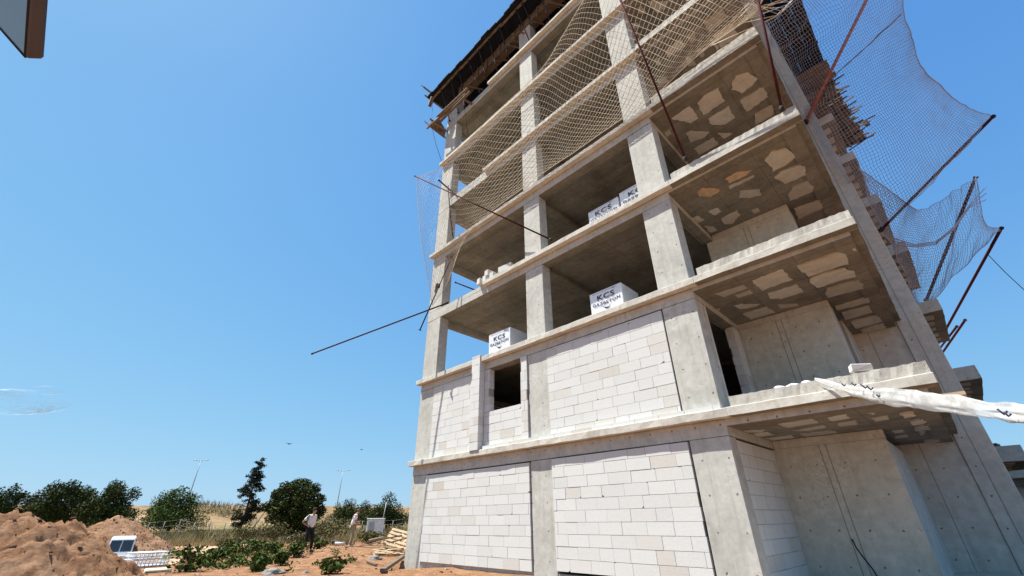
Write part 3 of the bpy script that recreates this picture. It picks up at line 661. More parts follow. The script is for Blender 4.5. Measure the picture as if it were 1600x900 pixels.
mid = [h(659,380,-1.1), h(692,345,-0.7), h(745,284,-0.42), h(838,212,-0.38), h(893,160,-0.42), h(955,105,-0.5), h(1030,45,-0.65), h(1115,-12,-0.95), h(1205,-30,-1.0)]
bot = [h(676,478,-0.5), h(700,440,-0.3), h(735,360,-0.32)]+[Vector((x, -0.3, 12.62)) for x in (6.9, 8.6, 10.2, 11.5)]+[Vector((12.9, -0.35, 12.95)), Vector((14.5, -0.4, 12.95))]
net('safety_net', [top, mid, bot], 126, 46, 0.0055, 'large tan safety net stretched in front of the fourth to sixth floors', MNET, wob=0.009)
# right big net
A0 = [h(1195,35,-0.3), h(1240,118,5.7), h(1272,198,5.8), h(1322,280,5.9), hit(1376,360,0,15.02)]
mk = lambda L: [h(u, v, y) for u, v, y in L]
A1 = mk([(1262,-10,1.5), (1310,75,5.0), (1345,150,5.8), (1400,235,6.4), (1432,306,7.0)])
A2 = mk([(1340,-50,3.0), (1372,40,5.0), (1400,118,5.6), (1450,190,6.6), (1495,244,7.6)])
A3 = mk([(1400,-90,4.5), (1411,12,5.0), (1440,98,5.6), (1484,152,6.8), (1553,181,8.2)])
net('safety_net', [A0, A1, A2, A3], 76, 56, 0.0062, 'huge grey safety net billowing against the sky right of the building', MNETG, diag=False, wob=0.06)
B0 = mk([(1340,262,7), (1395,300,8.5), (1440,328,10), (1490,300,14.5), (1525,277,19)])
B1 = mk([(1372,340,8), (1410,360,10), (1455,368,12.5), (1500,345,16), (1540,345,20)])
B2 = mk([(1400,400,11), (1430,420,13), (1465,415,15), (1505,385,18), (1565,357,22)])
B3 = mk([(1428,466,15), (1442,476,16), (1462,466,17), (1500,424,19), (1562,360,22)])
net('safety_net', [B0, B1, B2, B3], 64, 38, 0.008, 'smaller grey safety net gathered between the poles on the lower right', MNETG, diag=False, wob=0.05)
mb = MB()
for k_ in range(3):
    mb.tube([h(1395+k_*3, 372+k_*5, 10)]+[h(u, v+k_*2, y) for u, v, y in ((1430, 382, 12), (1462, 378, 13.5), (1490, 355, 15), (1515, 320, 17), (1541, 292+k_*8, 19))], 0.02, 5)
tag(mb.build('gathered_cord', MNETG), 'bundled dark cord running along the fold of the lower right net', 'cord')
mb = MB(); mb.tube([h(1541, 395, 24), h(1570, 425, 25), h(1610, 462, 26)], 0.018, 4); tag(mb.build('wire', MBLK), 'thin straight wire slanting down to the right edge beyond the lower net', 'wire')
mb = MB(); mb.tube([h(1306+0, 116, 9), h(1335,90,8), h(1362,66,7.2), h(1375,52,6.6), h(1392,38,6.2), h(1408,22,5.6)], [0.02, 0.025, 0.02, 0.03, 0.02, 0.02], 5)
tag(mb.build('seam_cord', simple('rust brown cord', (0.22, 0.13, 0.12), 0.9)), 'knotted brown cord stretched diagonally over the big right net', 'cord')
mb = MB(); random.seed(4)
for k_ in range(9):
    a = Vector((random.uniform(12.9, 14.4), -0.4, 12.95)); mb.tube([a, h(1170+k_*6, 10+random.uniform(-8, 18), -0.6), h(1215+k_*5, 22-k_*5, 2.0)], 0.012, 4)
tag(mb.build('bundled_net', MNET), 'bunched yellowish net cords knotted at the right balcony corner', 'net bundle')

# ------------------------------------------------------------------ packs of blocks on the open floors
MFILM = simple('white stretch film', (0.68, 0.69, 0.73), 0.35, 0.12, 9, bmp=0.9, spec=0.5)
MINK = simple('navy print', (0.02, 0.02, 0.045), 0.6, 0.1, 5, bmp=0)
MINKL = simple('grey print', (0.42, 0.43, 0.48), 0.6, 0.1, 5, bmp=0)
def text_mesh(body, size, bold=0.012):
    cu = bpy.data.curves.new('t', 'FONT'); cu.body = body; cu.size = size; cu.align_x = 'CENTER'; cu.align_y = 'CENTER'; cu.extrude = 0.0015; cu.offset = bold*size/0.2*0.5; cu.resolution_u = 3; cu.space_character = 1.12
    o = bpy.data.objects.new('t', cu); me = bpy.data.meshes.new_from_object(o); bpy.data.objects.remove(o); return me
def pack(loc, w_, d_, h_, rz, label, blk=None):
    e = empty('block_pack', loc, label, 'pack of blocks', 'film wrapped packs of blocks on the open floors', rz)
    mb = MB(); mb.box(0, w_, 0, d_, 0.12, h_, jit=0.006)
    mb.build('wrapped_blocks', MFILM, e, 0.015)
    mb = MB()
    for i in range(3): mb.box(i*(w_-0.1)/2, i*(w_-0.1)/2+0.1, 0.01, d_-0.01, 0.0, 0.118)
    mb.build('pallet', MWOOD2, e)
    def lay(me, x, z, sx=1, sz=1, arc=0, name='print', m_=MINK):
        me.transform(Matrix(((sx, 0, 0, x), (0, 0, 1, -0.012), (0, sz, 0, z), (0, 0, 0, 1))))
        if arc:
            for v_ in me.vertices: v_.co.z += arc*((v_.co.x-x)/w_)**2
        me.materials.clear(); me.materials.append(m_)
        o = bpy.data.objects.new(name, me); C.objects.link(o); o.parent = e
    zc = 0.12+(h_-0.12)*0.66
    lay(text_mesh('KCS', 0.25, 0.006), w_/2, zc+0.08, 1.35*w_/1.2, 0.95)
    lay(text_mesh('GAZBETON', 0.15, 0.004), w_/2, zc-0.13, 1.2*w_/1.2, 1.0, arc=0.16)
    mb = MB()   # wing shaped emblem below the name
    pts = [(-0.13, 0.03), (-0.06, -0.05), (0.02, -0.085), (0.09, -0.06), (0.15, 0.02), (0.07, -0.035), (0.02, -0.03), (-0.04, -0.02)]
    mb.add([(w_/2+a*1.0, -0.012, zc-0.25+b) for a, b in pts], [list(range(8))]); mb.build('emblem', MINK, e)
    for zz in (0.12+(h_-0.12)*0.24, h_-0.07):
        mb = MB(); x = 0.1
        while x < w_-0.15:
            l_ = random.uniform(0.02, 0.06); mb.box(x, x+l_, -0.012, -0.009, zz, zz+0.018); x += l_+0.015
        mb.box(w_*0.72, w_*0.72+0.08, -0.012, -0.009, zz-0.02, zz+0.03); mb.build('small_print', MINKL, e)
    return e
p = hit(797, 512, 1, 0.5); q = hit(764, 524, 1, 0.5)
pack((q.x, 0.5, LT[2]), p.x-q.x, 0.95, hit(764, 524, 1, 0.5).z-LT[2]+0.0, 0, 'film wrapped pack of blocks on the second floor left of the middle column')
p = hit(969, 434, 1, 0.5); q = hit(920, 454, 1, 0.5); print('pack2', q, p)
k2 = pack((q.x, 0.5, LT[2]), p.x-q.x, 0.95, 1.05, 0, 'film wrapped pack of blocks on the second floor between the middle and right columns')
p = hit(965, 307, 1, 0.5); q = hit(918, 330, 1, 0.5); print('pack3', q, p)
pack((q.x, 0.5, LT[3]), p.x-q.x, 0.95, 1.05, 0, 'left wrapped pack of the pair on the third floor beside the right column')
q = hit(967, 303, 1, 0.5); pack((q.x, 0.5, LT[3]), 1.25, 0.95, 1.12, 0, 'wrapped pack of blocks on the third floor, partly hidden behind the right column')
def loose(u, v, y, rz, label, sz=(0.6, 0.2, 0.25), nm='aerated_block'):
    p = hit(u, v, 1, y); mb = MB(); a, b, c = sz; mb.box(-a/2, a/2, -b/2, b/2, 0, c, jit=0.008); o = mb.build(nm, MB_, None, 0.008); o.location = (p.x, p.y, LT[3]+sz[2]*(0.0 if v > 425 else 0)); o.rotation_euler = (0, 0, rz)
    return tag(o, label, 'block', 'loose blocks on the third floor edge')
def loosew(x, y, z, rz, label):
    mb = MB(); mb.box(-0.3, 0.3, -0.1, 0.1, 0, 0.25, jit=0.008); o = mb.build('aerated_block', MB_, None, 0.008); o.location = (x, y, z); o.rotation_euler = (0, 0, rz)
    return tag(o, label, 'block', 'loose blocks on the third floor edge')
z3 = LT[3]+0.004
loosew(3.55, 0.12, z3, 1.45, 'loose white block at the left end of the third floor stack, lying end out')
loosew(3.85, 0.14, z3, 1.5, 'second loose white block from the left in the bottom row on the third floor edge')
loosew(4.2, 0.16, z3, 1.62, 'third loose white block from the left in the bottom row on the third floor edge')
loosew(3.9, 0.2, z3+0.254, 1.5, 'loose white block on top of the left end of the third floor stack')
loosew(4.55, 0.22, z3, 0.1, 'loose white block lying lengthwise to the right in the third floor stack')
loosew(4.62, 0.24, z3+0.254, 0.15, 'topmost loose white block lying lengthwise right of the third floor stack')
p = hit(955, 440, 1, 0.9); mb = MB(); mb.box(-0.25, 0.1, -0.1, 0.1, 0, 0.2, jit=0.01); o = mb.build('aerated_block', MB_, None, 0.01); o.location = (k2.location.x+0.6, 0.95, LT[2]+1.052); tag(o, 'single block piece lying on top of the second floor pack between the columns', 'block')
# film rubbish beside column, and offcuts along the balcony curb
random.seed(5)
for i, (u, v) in enumerate(((1218, 603), (1238, 601), (1258, 598))):
    p = hit(u, v, 1, 0.1); mb = MB(); bm = bmesh.new(); bmesh.ops.create_icosphere(bm, subdivisions=3, radius=0.085)
    for v_ in bm.verts: v_.co = Vector((v_.co.x*1.3, v_.co.y, v_.co.z*0.55))*(1+0.5*noise.noise(v_.co*11+Vector((i, 0, 0))))
    me = bpy.data.meshes.new('crumpled_film'); bm.to_mesh(me); bm.free(); me.materials.append(MFILM); o = bpy.data.objects.new('crumpled_film', me); C.objects.link(o); o.location = (p.x, 0.08, LT[1]+0.24)
    tag(o, f"{('left','middle','right')[i]} one of three crumpled white film scraps on the first balcony curb", 'film scrap', 'film scraps on the first balcony curb')
p = hit(1345, 577, 1, 0.0); mb = MB(); mb.box(-0.14, 0.14, -0.08, 0.08, 0, 0.13, jit=0.015); o = mb.build('block_offcut', MB_, None, 0.01); o.location = (p.x, -0.05, LT[1]+0.22); o.rotation_euler = (0, 0.1, 0.3); tag(o, 'pale block offcut sitting on the first balcony curb below the wall end', 'block piece')

# ------------------------------------------------------------------ plastic film streaming to the right
def film():
    px = [(1273,592,3),(1290,598,8),(1312,605,12),(1335,612,15),(1360,615,18),(1395,619,24),(1430,624,28),(1470,630,29),(1510,635,27),(1545,640,22),(1575,642,24),(1600,645,26),(1660,648,30),(1740,650,30)]
    ys = [-0.2,-0.32,-0.5,-0.75,-1.0,-1.35,-1.7,-2.1,-2.5,-2.8,-3.05,-3.3,-3.8,-4.6]
    mb = MB(); rings = []; sub = 5
    C_ = [hit(u, v, 1, y) for (u, v, w_), y in zip(px, ys)]
    Wd = [w_/FOC*0.5*((c-CAM).dot(FW)) for (u, v, w_), c in zip(px, C_)]
    n = len(C_); K = 26
    for i in range((n-1)*sub+1):
        a = min(i//sub, n-2); f = i/sub-a
        c = crom(C_[max(a-1, 0)], C_[a], C_[a+1], C_[min(a+2, n-1)], f); w_ = Wd[a]*(1-f)+Wd[a+1]*f
        ring = []
        for k in range(K):
            th = 2*math.pi*k/K + 0.03*i
            rr = w_*(1+0.4*noise.noise(Vector((math.cos(th)*1.5, math.sin(th)*1.5, i*0.12)))+0.2*math.sin(5*th+i*0.1)+0.08*math.sin(11*th-i*0.07))
            rr *= 1+0.25*noise.noise(Vector((math.cos(th)*9, math.sin(th)*9, i*0.12)))
            ring.append(tuple(c+UP*(math.sin(th)*rr*0.92)+Vector((0.45, 0.9, 0)).normalized()*(math.cos(th)*rr*0.3)))
        rings.append(ring)
    v_ = [p for r_ in rings for p in r_]
    mb.add(v_, [(i*K+k, i*K+(k+1) % K, (i+1)*K+(k+1) % K, (i+1)*K+k) for i in range(len(rings)-1) for k in range(K)], 0, True)
    m_, nn, b = mat('translucent wrapping film', 0.28, 0.5); b.inputs['Base Color'].default_value = (0.66, 0.655, 0.64, 1)
    b.inputs['Transmission Weight'].default_value = 0.25; b.inputs['Subsurface Weight'].default_value = 0.0
    co = N(nn, 'ShaderNodeTexCoord').outputs['Object']; t = nz(nn, co, 1.6, 4, 0.6, 1.0); bump(nn, b, t.outputs[0], 0.35, 0.05)
    al = ramp(nn, t.outputs[0], [(0.4, (0.4,)*3), (0.62, (0.92,)*3)]); nn.links.new(al.outputs[0], b.inputs['Alpha'])
    e = empty('plastic_film', C_[0], 'long twisted translucent white plastic film hanging from the first balcony out past the right edge', 'plastic film')
    local(mb.build('film', m_, e))
    pm = MB()
    for (u, v, s_) in ((1318,601,3.2),(1334,600,4),(1350,603,6),(1359,606,5),(1372,618,3),(1566,643,8),(1574,647,6)):
        y = -0.2-(u-1273)/327*3.2-0.18; a = hit(u-s_, v-s_*0.5, 1, y); b_ = hit(u+s_*0.4, v+s_*0.6, 1, y); c_ = hit(u+s_, v-s_*0.1, 1, y)
        pm.tube([a, b_, c_], 0.012 if u < 1500 else 0.009, 5)
    local(pm.build('print_marks', MINK, e))
film()

# ------------------------------------------------------------------ tinted panel corner at upper left
def panel():
    D = 2.2; q = lambda u, v, d=D: CAM+ray(u, v)*d
    e = empty('tinted_panel', q(40, 40), 'corner of tinted glass panel with thick brown rim jutting in at upper left', 'glass panel')
    a, b, c, d_ = q(40, 91), q(68, 92), q(78, -40), q(50, -40)
    off = ray(50, 50)*0.05
    mb = MB(); mb.add([a, b, c, d_]+[p+off for p in (a, b, c, d_)], [(0,1,2,3),(7,6,5,4),(0,4,5,1),(1,5,6,2),(2,6,7,3),(3,7,4,0)]); local(mb.build('rim', simple('brown anodised rim', (0.07, 0.056, 0.056), 0.45, 0.15, 6, spec=0.5), e, 0.006))
    a, b, c, d_ = q(39.5, 89, D+0.01), q(48, -40, D+0.01), q(-120, -60, D+0.5), q(-50, -40, D+0.35)
    b1 = q(-30, 10, D+0.3); pts = [a, b, c, b1]
    m_, n, bb = mat('grey green tinted glass', 0.25, 0.5); bb.inputs['Base Color'].default_value = (0.17, 0.24, 0.28, 1)
    mb = MB(); off = ray(30, 30)*0.012
    mb.add(pts+[p+off for p in pts], [(0,1,2,3),(7,6,5,4),(0,4,5,1),(1,5,6,2),(2,6,7,3),(3,7,4,0)]); local(mb.build('pane', m_, e))
    mb = MB(); mb.tube([a, b1], 0.004, 6); local(mb.build('gasket', MBLK, e))
    mb = MB(); mb.tube([a, b], 0.004, 6); local(mb.build('gasket', MBLK, e))
panel()

# ------------------------------------------------------------------ spoil heaps
MDIRT = None
def dirt_mat():
    m_, n, b = mat('loose red earth', 0.97, 0.1); g = N(n, 'ShaderNodeTexCoord').outputs['Object']
    a = nz(n, g, 1.1, 8, 0.7, 0.6); c = nz(n, g, 7, 8, 0.75)
    col = ramp(n, c.outputs[0], [(0.3, (0.10, 0.046, 0.024)), (0.5, (0.235, 0.12, 0.064)), (0.75, (0.36, 0.21, 0.12))]).outputs[0]
    col = mix(n, ramp(n, a.outputs[0], [(0.45, (0,)*3), (0.65, (0.55,)*3)]).outputs[0], col, (0.40, 0.265, 0.17))
    n.links.new(col, b.inputs['Base Color']); bump(n, b, c.outputs[0], 1.0, 0.06); return m_
MDIRT = dirt_mat(); MCLOD = simple('dark earth clods', (0.12, 0.06, 0.035), 0.95, 0.4, 5)  # clods darker than the loose earth around them
def heap(cones, x0, x1, y0, y1, step, label, seed):
    """cones: (x, y, top, slope)"""
    nx = int((x1-x0)/step); ny = int((y1-y0)/step); vs_ = []
    for j in range(ny+1):
        for i in range(nx+1):
            x = x0+i*step; y = y0+j*step; best = -9
            for cx, cy, tz, s_ in cones:
                wob = 0.45*noise.noise(Vector((x*0.9, y*0.9, seed)))
                d = math.hypot(x-cx, y-cy); zz = tz-s_*(math.sqrt(d*d+0.12)-0.35)+wob*min(d, 1)*0.5
                best = max(best, zz)
            n1 = noise.noise(Vector((x*3, y*3, seed)))*0.09+noise.noise(Vector((x*8, y*8, seed)))*0.045+noise.noise(Vector((x*19, y*19, seed)))*0.018
            cl = noise.noise(Vector((x*5.5, y*5.5, seed+7))); n1 -= 0.55*max(0, cl-0.27); n1 += 0.09*abs(noise.noise(Vector((x*11, y*11, seed+3))))+0.10*abs(noise.noise(Vector((x*4.7, y*4.7, seed+5))))-0.3*max(0, noise.noise(Vector((x*2.1, y*2.1, seed+11)))-0.35)
            vs_.append((x, y, max(best+n1, gz(x, y)-0.25)))
    fs = [(j*(nx+1)+i, j*(nx+1)+i+1, (j+1)*(nx+1)+i+1, (j+1)*(nx+1)+i) for j in range(ny) for i in range(nx)]
    mb = MB(); mb.add(vs_, fs, 0, True)
    rnd = random.Random(seed)
    e = empty('earth_heap', (cones[0][0], cones[0][1], gz(cones[0][0], cones[0][1])), label, 'earth heap', 'heaps of dug earth')
    local(mb.build('loose_earth', MDIRT, e))
    cm = MB()
    for _ in range(2600):
        i = rnd.randrange(len(vs_)); x, y, z = vs_[i]
        if z < gz(x, y)+0.1: continue
        r_ = rnd.uniform(0.01, 0.045)*(1.5 if rnd.random() < 0.08 else 1); P = [(x+rnd.uniform(-r_, r_)*1.4, y+rnd.uniform(-r_, r_)*1.4, z+rnd.uniform(-0.3*r_, r_)) for _ in range(6)]
        cm.add(P, [(0,1,2),(0,2,3),(0,3,4),(0,4,1),(5,2,1),(5,3,2),(5,4,3),(5,1,4)])
    o = local(cm.build('clods', MCLOD, e)); o['kind'] = 'stuff'
pA, pB, pL = at(22, 806, 13.2), at(98, 820, 12.6), at(-60, 806, 13.6)
heap([(pA.x, pA.y, pA.z+0.0, 0.74), (pB.x, pB.y, pB.z+0.0, 0.78), (pL.x, pL.y, pL.z, 0.6)], -2.5, 7.5, -16, -4.5, 0.048, 'big red earth heap filling the lower left corner', 3)
pC = at(184, 812, 33); pC2 = at(222, 838, 32)
heap([(pC.x, pC.y, pC.z+0.1, 0.62), (pC2.x, pC2.y, pC2.z-0.1, 0.5)], pC.x-5, pC.x+5, pC.y-5, pC.y+6, 0.12, 'smaller red earth heap behind the white pickup', 8)

# ------------------------------------------------------------------ plants
def leaf_mat(name, c0, c1, c2):
    m_, n, b = mat(name, 0.85, 0.08); ge = N(n, 'ShaderNodeNewGeometry')
    r_ = ramp(n, ge.outputs['Random Per Island'], [(0, c0), (0.55, c1), (1, c2)]); n.links.new(r_.outputs[0], b.inputs['Base Color'])
    return m_
LDARK = leaf_mat('dark evergreen leaves', (0.022, 0.028, 0.008), (0.045, 0.058, 0.016), (0.095, 0.11, 0.032))
LMID = leaf_mat('broad green leaves', (0.03, 0.046, 0.01), (0.062, 0.09, 0.02), (0.13, 0.17, 0.045))
LOLIVE = leaf_mat('olive scrub leaves', (0.05, 0.052, 0.02), (0.095, 0.09, 0.035), (0.17, 0.15, 0.07))
LBROWN = leaf_mat('brownish leaves', (0.05, 0.045, 0.02), (0.08, 0.07, 0.03), (0.12, 0.1, 0.05))
LCON = leaf_mat('dark conifer needles', (0.012, 0.018, 0.012), (0.022, 0.03, 0.018), (0.045, 0.055, 0.03))
MBARK = simple('grey brown bark', (0.085, 0.065, 0.045), 0.95, 0.3, 8)
def leaves(mb, blobs, n, size, rnd, flat=0.0):
    vol = [a[1]*a[2]*a[3] for a in blobs]; tot = sum(vol)
    for (c, rx, ry, rz), v_ in zip(blobs, vol):
        c = Vector(c)
        for _ in range(int(n*v_/tot)):
            d = Vector((rnd.gauss(0, 1), rnd.gauss(0, 1), rnd.gauss(0, 1))).normalized(); rr = rnd.random()**0.42
            rr *= 1+0.22*noise.noise(d*2.3+c)
            p = c+Vector((d.x*rx*rr, d.y*ry*rr, d.z*rz*rr))
            s = size*rnd.uniform(0.5, 1.35); a = Vector((rnd.gauss(0, 1), rnd.gauss(0, 1), rnd.gauss(0, 0.6))).normalized(); b = a.cross(Vector((rnd.gauss(0, 1), rnd.gauss(0, 1), rnd.gauss(0, 1)))).normalized()
            mb.add([p-a*s, p+b*s*0.55-a*0.1*s, p+a*s, p-b*s*0.55], [(0, 1, 2, 3)])
def tree(name, u, vt, wpx, D, label, cat, lm, n=4500, leaf=0.13, trunk=0.35, seed=1, lean=(0, 0), nb=9, group='trees along the edge of the field', low=0.12):
    wpx *= 1.16; n = int(n*1.7); leaf *= 0.72; rnd = random.Random(seed); p = at(u, vt-2, D); x, y = p.x, p.y; g = gz(x, y); H = p.z-g
    W = (at(u+wpx/2, vt, D)-at(u-wpx/2, vt, D)).length
    e = empty(name, (x, y, g), label, cat, group)
    side = Vector((math.cos(_y), -math.sin(_y), 0)); blobs = []
    for i in range(nb*2):
        f = rnd.uniform(-0.44, 0.44); hz = rnd.uniform(low+0.15, 0.80)
        env = max(0.2, 1-abs(hz-0.35)*1.75)
        c = Vector((0, 0, H*hz))+side*(W*f*env)+Vector((rnd.uniform(-1, 1)*W*0.22, rnd.uniform(-1, 1)*W*0.22, 0))
        r_ = W*rnd.uniform(0.09, 0.22); blobs.append((c, r_, r_, min(r_*rnd.uniform(0.6, 0.95), H*(1-hz)+0.02)))
    blobs.append((Vector((0, 0, H*0.84)), W*0.16, W*0.16, H*0.16)); blobs.append((Vector((0, 0, H*(0.45+low/2))), W*0.33, W*0.33, H*(0.36-low/2)))
    mb = MB(); leaves(mb, blobs, n, leaf, rnd); mb.build('crown', lm, e)
    mb = MB(); mb.tube([(0, 0, -0.2), (0.05, 0, H*0.3), (0, 0.05, H*0.6)], [H*0.035, H*0.028, H*0.012], 7)
    for i in range(6):
        c = blobs[i][0]; mb.tube([(0, 0, H*rnd.uniform(0.15, 0.4)), c*0.6+Vector((0, 0, H*0.15)), c], [H*0.016, H*0.01, H*0.004], 5)
    mb.build('trunk', MBARK, e); return e
tree('field_tree', -18, 745, 110, 62, 'dark green tree cut off by the left edge, behind the big earth heap', 'tree', LDARK, 5000, seed=2)
tree('field_tree', 28, 757, 70, 60, 'dark tree second from the left edge above the heap crest', 'tree', LDARK, 3500, seed=3)
tree('field_tree', 62, 768, 60, 64, 'low brownish tree between the dark trees on the far left', 'tree', LBROWN, 3000, seed=4)
tree('field_tree', 118, 750, 96, 58, 'broad green tree above the right end of the big earth heap', 'tree', LDARK, 6500, seed=5)
tree('field_tree', 188, 750, 92, 55, 'tall dark green tree behind the smaller earth heap', 'tree', LDARK, 6500, seed=6)
tree('field_tree', 286, 761, 108, 56, 'wide spreading green tree alone left of the leaning tree', 'tree', LMID, 6500, seed=7, low=0.05)
tree('field_tree', 88, 782, 70, 66, 'brownish low growth between the broad tree and the left dark tree', 'tree', LBROWN, 2500, seed=24, low=0.0)
tree('field_tree', 150, 785, 70, 62, 'low olive growth joining the two tall trees behind the earth heaps', 'tree', LOLIVE, 2500, seed=25, low=0.0)
tree('field_tree', 548, 780, 62, 62, 'dark tree just right of the round bush and behind the second man', 'tree', LDARK, 3500, seed=8)
tree('field_tree', 572, 783, 50, 66, 'lower dark tree between the second man and the building', 'tree', LDARK, 2500, seed=9)
tree('field_tree', 610, 770, 66, 56, 'dark tree nearest the left edge of the building', 'tree', LDARK, 4500, seed=10)
# round dense bush
def round_bush():
    D = 44; p = at(472, 749, D); g = gz(p.x, p.y); H = p.z-g; W = (at(520, 780, D)-at(426, 780, D)).length; rnd = random.Random(5)
    e = empty('round_tree', (p.x, p.y, g), 'large rounded dense dark green tree behind the first man', 'tree')
    mb = MB(); c0 = Vector((0, 0, H*0.53)); rx, rz = W*0.5, H*0.47; blobs = [(c0, rx*0.9, rx*0.9, rz*0.92)]
    for i in range(60):
        d = Vector((rnd.gauss(0, 1), rnd.gauss(0, 1), rnd.gauss(0, 1))).normalized(); r_ = W*rnd.uniform(0.06, 0.12)
        blobs.append((c0+Vector((d.x*rx*0.86, d.y*rx*0.86, d.z*rz*0.88)), r_, r_, r_*0.8))
    leaves(mb, blobs[:1], 7500, 0.12, rnd); leaves(mb, blobs[1:], 12000, 0.085, rnd); mb.build('crown', LDARK, e)
    mb = MB(); mb.tube([(0, 0, -0.2), (0, 0, H*0.4)], [0.22, 0.15], 8)
    for i in range(8): mb.tube([(0, 0, H*0.1), blobs[i+1][0]*0.5, blobs[i+1][0]*0.9], [0.1, 0.06, 0.02], 5)
    mb.build('trunk', MBARK, e)
round_bush()
# leaning sparse conifer
def leaning():
    D = 42; b = at(368, 838, D); b.z = gz(b.x, b.y); t = at(411, 714, D); rnd = random.Random(3)
    e = empty('leaning_tree', b, 'slender sparse dark tree leaning to the right in front of the dry slope', 'tree')
    ax = t-b; mb = MB(); side = Vector((math.cos(_y), -math.sin(_y), 0))
    def P(f): return ax*f + side*(0.35*math.sin(f*5)*f*(1-f)*2)
    mb.tube([P(0)-Vector((0, 0, 0.3)), P(0.3), P(0.6), P(1)], [0.13, 0.1, 0.06, 0.02], 7); blobs = []
    Wm = (at(412, 780, D)-at(360, 780, D)).length
    for i in range(90):
        f = rnd.uniform(0.2, 1.0); w_ = Wm*0.62*(1.08-f)**0.75*(1.0 if f > 0.34 else (f-0.1)*4)
        d = Vector((rnd.gauss(0, 1), rnd.gauss(0, 1), rnd.uniform(-0.25, 0.4))); d.normalize()
        tip = P(f)+d*w_*rnd.uniform(0.4, 1.0); mb.tube([P(f), tip], [0.02, 0.008], 4); r_ = rnd.uniform(0.12, 0.27)*(1.3-f*0.6); blobs.append((tip, r_*1.3, r_*1.3, r_*0.8)); blobs.append((P(f).lerp(tip, 0.5), r_, r_, r_*0.7))
    mb.build('trunk', MBARK, e)
    mb = MB(); leaves(mb, blobs, 9000, 0.065, rnd); mb.build('crown', LCON, e)
leaning()
def shrub(u, v, D, w_, h_, label, lm, n=500, leaf=0.07, seed=0, name='shrub', group='low scrub and weeds on the bare earth', stems=7):
    p = gp(u, v) if D is None else at(u, v, D); x, y = p.x, p.y; g = gz(x, y); rnd = random.Random(seed+int(u))
    e = empty(name, (x, y, g), label, 'shrub', group); blobs = []; mb = MB()
    for i in range(stems):
        a = rnd.uniform(0, 6.28); r_ = rnd.uniform(0.1, 0.75)*w_/2; q = Vector((math.cos(a)*r_, math.sin(a)*r_, h_*rnd.uniform(0.45, 0.85)))
        mb.tube([(0, 0, -0.03), q*0.5+Vector((0, 0, h_*0.1)), q], [0.012, 0.008, 0.004], 4); blobs.append((q, w_*0.24, w_*0.24, h_*0.28))
    mb.build('stems', MBARK, e); blobs.append((Vector((0, 0, h_*0.35)), w_*0.4, w_*0.4, h_*0.35))
    mb = MB(); leaves(mb, blobs, n, leaf, rnd); mb.build('foliage', lm, e)
# broad leaved weeds in front
W_ = [(290,893,1.5,0.62,'broad leaved weed clump at the right foot of the big earth heap'),(335,880,0.9,0.4,'low broad leaved weed between the clump at the heap and the scrub'),(362,868,1.1,0.5,'broad leaved weed in front of the dry scrub'),(392,866,1.3,0.55,'broad leaved weed left of the tall olive scrub'),(425,868,1.2,0.5,'broad leaved weed beside the first man to the left'),(458,872,0.9,0.55,'broad leaved weed at the feet of the first man'),(402,893,0.7,0.4,'small broad leaved weed near the bottom edge left of the grey stone'),(438,884,0.5,0.4,'upright weed standing alone on bare earth below the first man'),(497,858,0.9,0.45,'broad leaved weed between the two men'),(517,897,0.7,0.38,'broad leaved weed at the bottom edge in the middle of the earth')]
for i, (u, v, w1_, h1_, lb) in enumerate(W_): shrub(u, v, None, w1_, h1_, lb, LMID, 260, 0.085, i, 'weed')
S_ = [(385,848,36,2.4,1.1,'olive scrub in front of the leaning tree'),(428,846,34,2.6,1.3,'tall olive scrub left of the first man'),(356,862,30,1.8,0.8,'grey green scrub left of the broad leaved weeds'),(515,836,33,3.2,1.5,'large olive bush between the two men'),(505,815,40,2.4,1.3,'olive bush touching the round dark tree'),(470,846,30,1.6,0.8,'small scrub behind the first man'),(580,846,30,1.8,0.7,'olive weeds right of the second man'),(300,840,48,2.4,0.9,'scrub under the wide spreading tree')]
for i, (u, v, D, w1_, h1_, lb) in enumerate(S_): shrub(u, v, D, w1_, h1_, lb, LOLIVE, 1500, 0.06, i+40, 'scrub_bush', stems=12)
# low weeds creeping over the earth
def weeds():
    rnd = random.Random(31); mb = MB()
    for _ in range(150):
        t = rnd.random(); u = 300+t*170+rnd.uniform(-25, 25); v = 884-t*26+rnd.uniform(-9, 12)
        if rnd.random() < 0.15: u, v = rnd.uniform(380, 560), rnd.uniform(855, 898)
        p = gp(u, v); w_ = rnd.uniform(0.08, 0.3)
        leaves(mb, [(Vector((p.x, p.y, gz(p.x, p.y)+0.07)), w_, w_, 0.09)], int(26*w_/0.2), 0.05, rnd)
    tag(mb.build('weeds', LMID), 'low creeping green weeds over the bare red earth', 'weeds', kind='stuff')
weeds()
